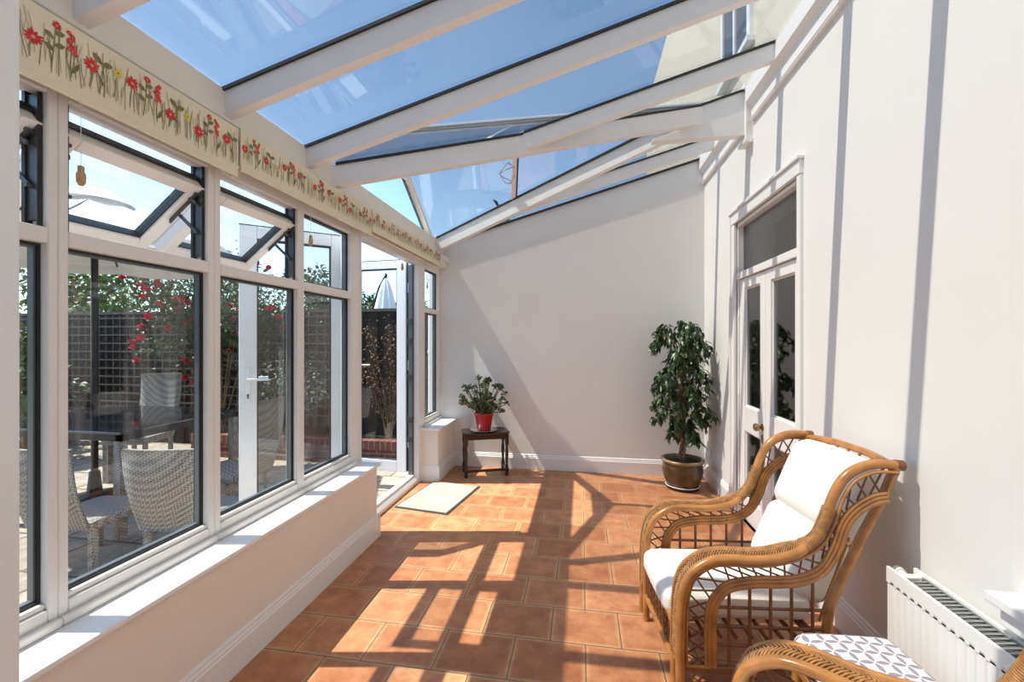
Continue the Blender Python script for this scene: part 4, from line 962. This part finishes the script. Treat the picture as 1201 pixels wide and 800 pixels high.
for q in blooms[1:90]:
    c = proto.copy(); COL.objects.link(c); c.parent = rs; c.location = q-rs.location; c.rotation_euler = (random.uniform(0, 1), random.uniform(0, 1), random.uniform(0, 6)); s = random.uniform(.8, 1.25); c.scale = (s, s, s)

# open parasol over the outdoor table
pcx, pcy = -4.62, 3.40
um = tag(empty('garden_parasol', (pcx, pcy, ZGR)), 'large open white parasol over the outdoor table', 'parasol')
b = MB(); seg = 8; R = 1.32; zr, za = 2.36, 2.86
vs = []; nr = 8
for i in range(nr+1):
    t = i/nr
    for k in range(seg*4):
        a = 2*PI*k/(seg*4); kk = (k % 4)/4; poly_r = math.cos(PI/seg)/math.cos((a % (2*PI/seg))-PI/seg); r = R*t*(1-(1-poly_r)*.9)
        sag = -.05*math.sin(PI*kk)*t; z = zr+(za-zr)*(1-t)**1.12+sag
        vs.append((pcx+r*math.cos(a), pcy+r*math.sin(a), z))
w = seg*4; fsx = [(i*w+k, i*w+(k+1) % w, (i+1)*w+(k+1) % w, (i+1)*w+k) for i in range(nr) for k in range(w)]
b.add(vs, fsx, 0, True); b.add([(x, y, z-.006) for x, y, z in vs], [f[::-1] for f in fsx], 0, True)
rimv = vs[-w:]; b.add(rimv+[(x, y, z-.10) for x, y, z in rimv], [(k, (k+1) % w, w+(k+1) % w, w+k) for k in range(w)], 0)
b.build('canopy', M['parasol'], um)
b = MB(); b.lathe([(.0, .07), (.12, .045), (.26, -.04), (.30, -.085)], (pcx, pcy, za), 16, cap=False); b.build('vent_cap', M['parasol'], um)
b = MB(); b.tube([(pcx, pcy, ZGR+.05), (pcx, pcy, za+.02)], .028, 14); b.build('pole', M['black_metal'], um)
for k in range(8): a = PI*k/4; b = MB(); b.tube([(pcx, pcy, za-.02), (pcx+R*.98*math.cos(a), pcy+R*.98*math.sin(a), zr-.012)], .009, 6); b.build('rib', M['black_metal'], um)
b = MB(); b.lathe([(.28, 0), (.28, .05), (.06, .08), (.04, .3), (0, .3)], (pcx, pcy, ZGR), 24); b.build('base', M['black_metal'], um)
# folded cantilever parasol
ux, uy = -5.40, 11.2
uf = tag(empty('folded_parasol', (ux, uy, ZGR)), 'folded white cantilever parasol on a dark arm beyond the fence', 'parasol')
b = MB(); sg = 40; prof = [(.03, 3.20), (.10, 3.05), (.17, 2.8), (.23, 2.5), (.30, 2.15), (.33, 1.9), (.10, 1.88)]
b.add([(ux+r*(1+.22*math.cos(9*2*PI*k/sg))*math.cos(2*PI*k/sg), uy+r*(1+.22*math.cos(9*2*PI*k/sg))*math.sin(2*PI*k/sg), z) for r, z in prof for k in range(sg)], [(i*sg+k, i*sg+(k+1) % sg, (i+1)*sg+(k+1) % sg, (i+1)*sg+k) for i in range(len(prof)-1) for k in range(sg)], 0, True)
b.build('canopy', M['parasol'], uf)
b = MB(); b.tube([(ux+.02, uy, 3.30), (ux-.22, uy+.05, 2.95), (ux-.50, uy+.1, 2.2), (ux-.6, uy+.1, ZGR)], .04, 10); b.tube([(ux, uy, 3.34), (ux, uy, 1.85)], .03, 8); b.build('arm', M['black_metal'], uf)

# glass topped outdoor table and wicker chairs
dt = tag(empty('outdoor_table', (-4.3, 3.35, ZGR)), 'dark glass topped outdoor dining table beyond the windows', 'table')
M['dark_glass'] = plain('smoked_glass_top', (0.03, 0.032, 0.036), 0.05, spec=0.8)
b = MB(); b.box(-5.15, -3.50, 2.75, 3.95, .725, .745); b.build('table_top', M['dark_glass'], dt, bevel=.006)
b = MB(); b.box(-5.13, -3.52, 2.77, 2.82, .67, .725); b.box(-5.13, -3.52, 3.88, 3.93, .67, .725); b.box(-5.13, -5.08, 2.77, 3.93, .67, .725); b.box(-3.57, -3.52, 2.77, 3.93, .67, .725); b.build('table_rim', M['black_metal'], dt)
for x in (-5.1, -3.56):
    for y in (2.8, 3.89): b = MB(); b.box(x-.03, x+.03, y-.03, y+.03, ZGR, .68); b.build('leg', M['wicker'], dt)
def patio_chair(label):
    r = tag(empty('patio_chair'), label, 'chair', 'grey wicker chairs round the outdoor table')
    b = MB(); b.rbox((0, 0, .40), (.24, .23, .04), .03, 4); b.build('seat', M['wicker'], r, world=False)
    b = MB(); n = 10
    vs = []
    for i in range(n+1):
        t = i/n; x = -.22-.12*t-.03*math.sin(PI*t)
        hwid = .225*(1-.06*(1-t))
        for j in range(7):
            u = j/3-1; vs.append((x-.03*(1-u*u), hwid*u, .38+.64*t))
    o = len(vs); vs2 = vs+[(x-.028, y, z) for x, y, z in vs]
    fs_ = [(i*7+j, i*7+j+1, (i+1)*7+j+1, (i+1)*7+j) for i in range(n) for j in range(6)]
    b.add(vs2, fs_+[tuple(v+o for v in f[::-1]) for f in fs_]+[(i*7, (i+1)*7, (i+1)*7+o, i*7+o) for i in range(n)]+[((i+1)*7+6, i*7+6, i*7+6+o, (i+1)*7+6+o) for i in range(n)]+[(n*7+j+1, n*7+j, n*7+j+o, n*7+j+1+o) for j in range(6)]+[(j, j+1, j+1+o, j+o) for j in range(6)], 0, True)
    b.build('backrest', M['wicker'], r, world=False)
    for sx in (-1, 1):
        for sy in (-1, 1): b = MB(); b.beam((sx*.20, sy*.20, 0), (sx*.20, sy*.20, .385), .035, -.0175, .0175, up=(1, 0, 0)); b.build('leg', M['wicker'], r, world=False)
    return r
pc = patio_chair('pale sunlit wicker chair standing beyond the outdoor table, its tall back above the table top')
pc.location = (-4.98, 4.12, ZGR); pc.scale = (1, 1, 1.13); pc.rotation_euler = (0, 0, math.radians(-75))
for (x, y, a, sc_, lab) in ((-2.66, 2.62, 100, .86, 'grey wicker chair close outside the first large pane, its back to the room'), (-3.05, 3.30, 180, 1.02, 'grey wicker chair between the table and the near door leaf'), (-3.38, 2.50, 95, .86, 'grey wicker chair at the near left of the outdoor table, partly behind the window post'), (-5.85, 3.3, 0, 1.0, 'grey wicker chair at the far end of the outdoor table')):
    c = copy_tree(pc); c.location = (x, y, ZGR); c.rotation_euler = (0, 0, math.radians(a)); c.scale = (1, 1, sc_); c['label'] = lab

# added white upright outside the end window, and the upstairs window seen through the roof
dp = tag(empty('white_upright', (-1.83, 5.02, ZGR)), 'white upright added outside the narrow end window', 'upright')  # added to stand in for the white strip in the end pane
b = MB(); b.tube([(-1.83, 5.02, ZGR), (-1.83, 5.02, 2.45)], .034, 14); b.build('upright', M['pvc_white'], dp)
for z in (.4, 1.3, 2.2): b = MB(); b.tube([(-1.83, 5.02, z), (-1.83, 5.02, z+.04)], .041, 14); b.build('clip', M['pvc_white'], dp)
uw = S(empty('window_8', (XR+.02, 3.6, 3.8)))
b = MB(); ring(b, 3.55, 4.25, 3.80, 4.75, .06, XR-.01, XR+.03); b.box(XR-.01, XR+.03, 3.88, 3.92, 3.86, 4.69); b.box(XR-.04, XR+.03, 3.52, 4.28, 3.76, 3.80); b.build('window_frame', M['pvc_white'], uw)
b = MB(); b.box(XR+.005, XR+.015, 3.61, 4.19, 3.86, 4.69); b.build('window_pane', M['dark_glass'], uw)

# unseen hedge added so the open door glass mirrors dark instead of bright sky
random.seed(77)
hd = tag(empty('added_hedge', (-7.5, -4.6, ZGR)), 'unseen tall hedge added to darken the reflection in the open door glass', 'hedge')
b = MB(); b.box(-15, -1.9, -5.1, -4.3, ZGR, 4.0); b.build('hedge_core', M['bush_dark'], hd)
b = MB()
for _ in range(5200):
    q = Vector((random.uniform(-15, -1.9), random.uniform(-4.35, -4.15), random.uniform(ZGR, 4.1)))
    leafquad(b, q, (random.uniform(-1, 1), random.uniform(.2, 1), random.uniform(-1, .5)), random.uniform(.10, .17), .045)
b.build('foliage', M['bush_dark'], hd)
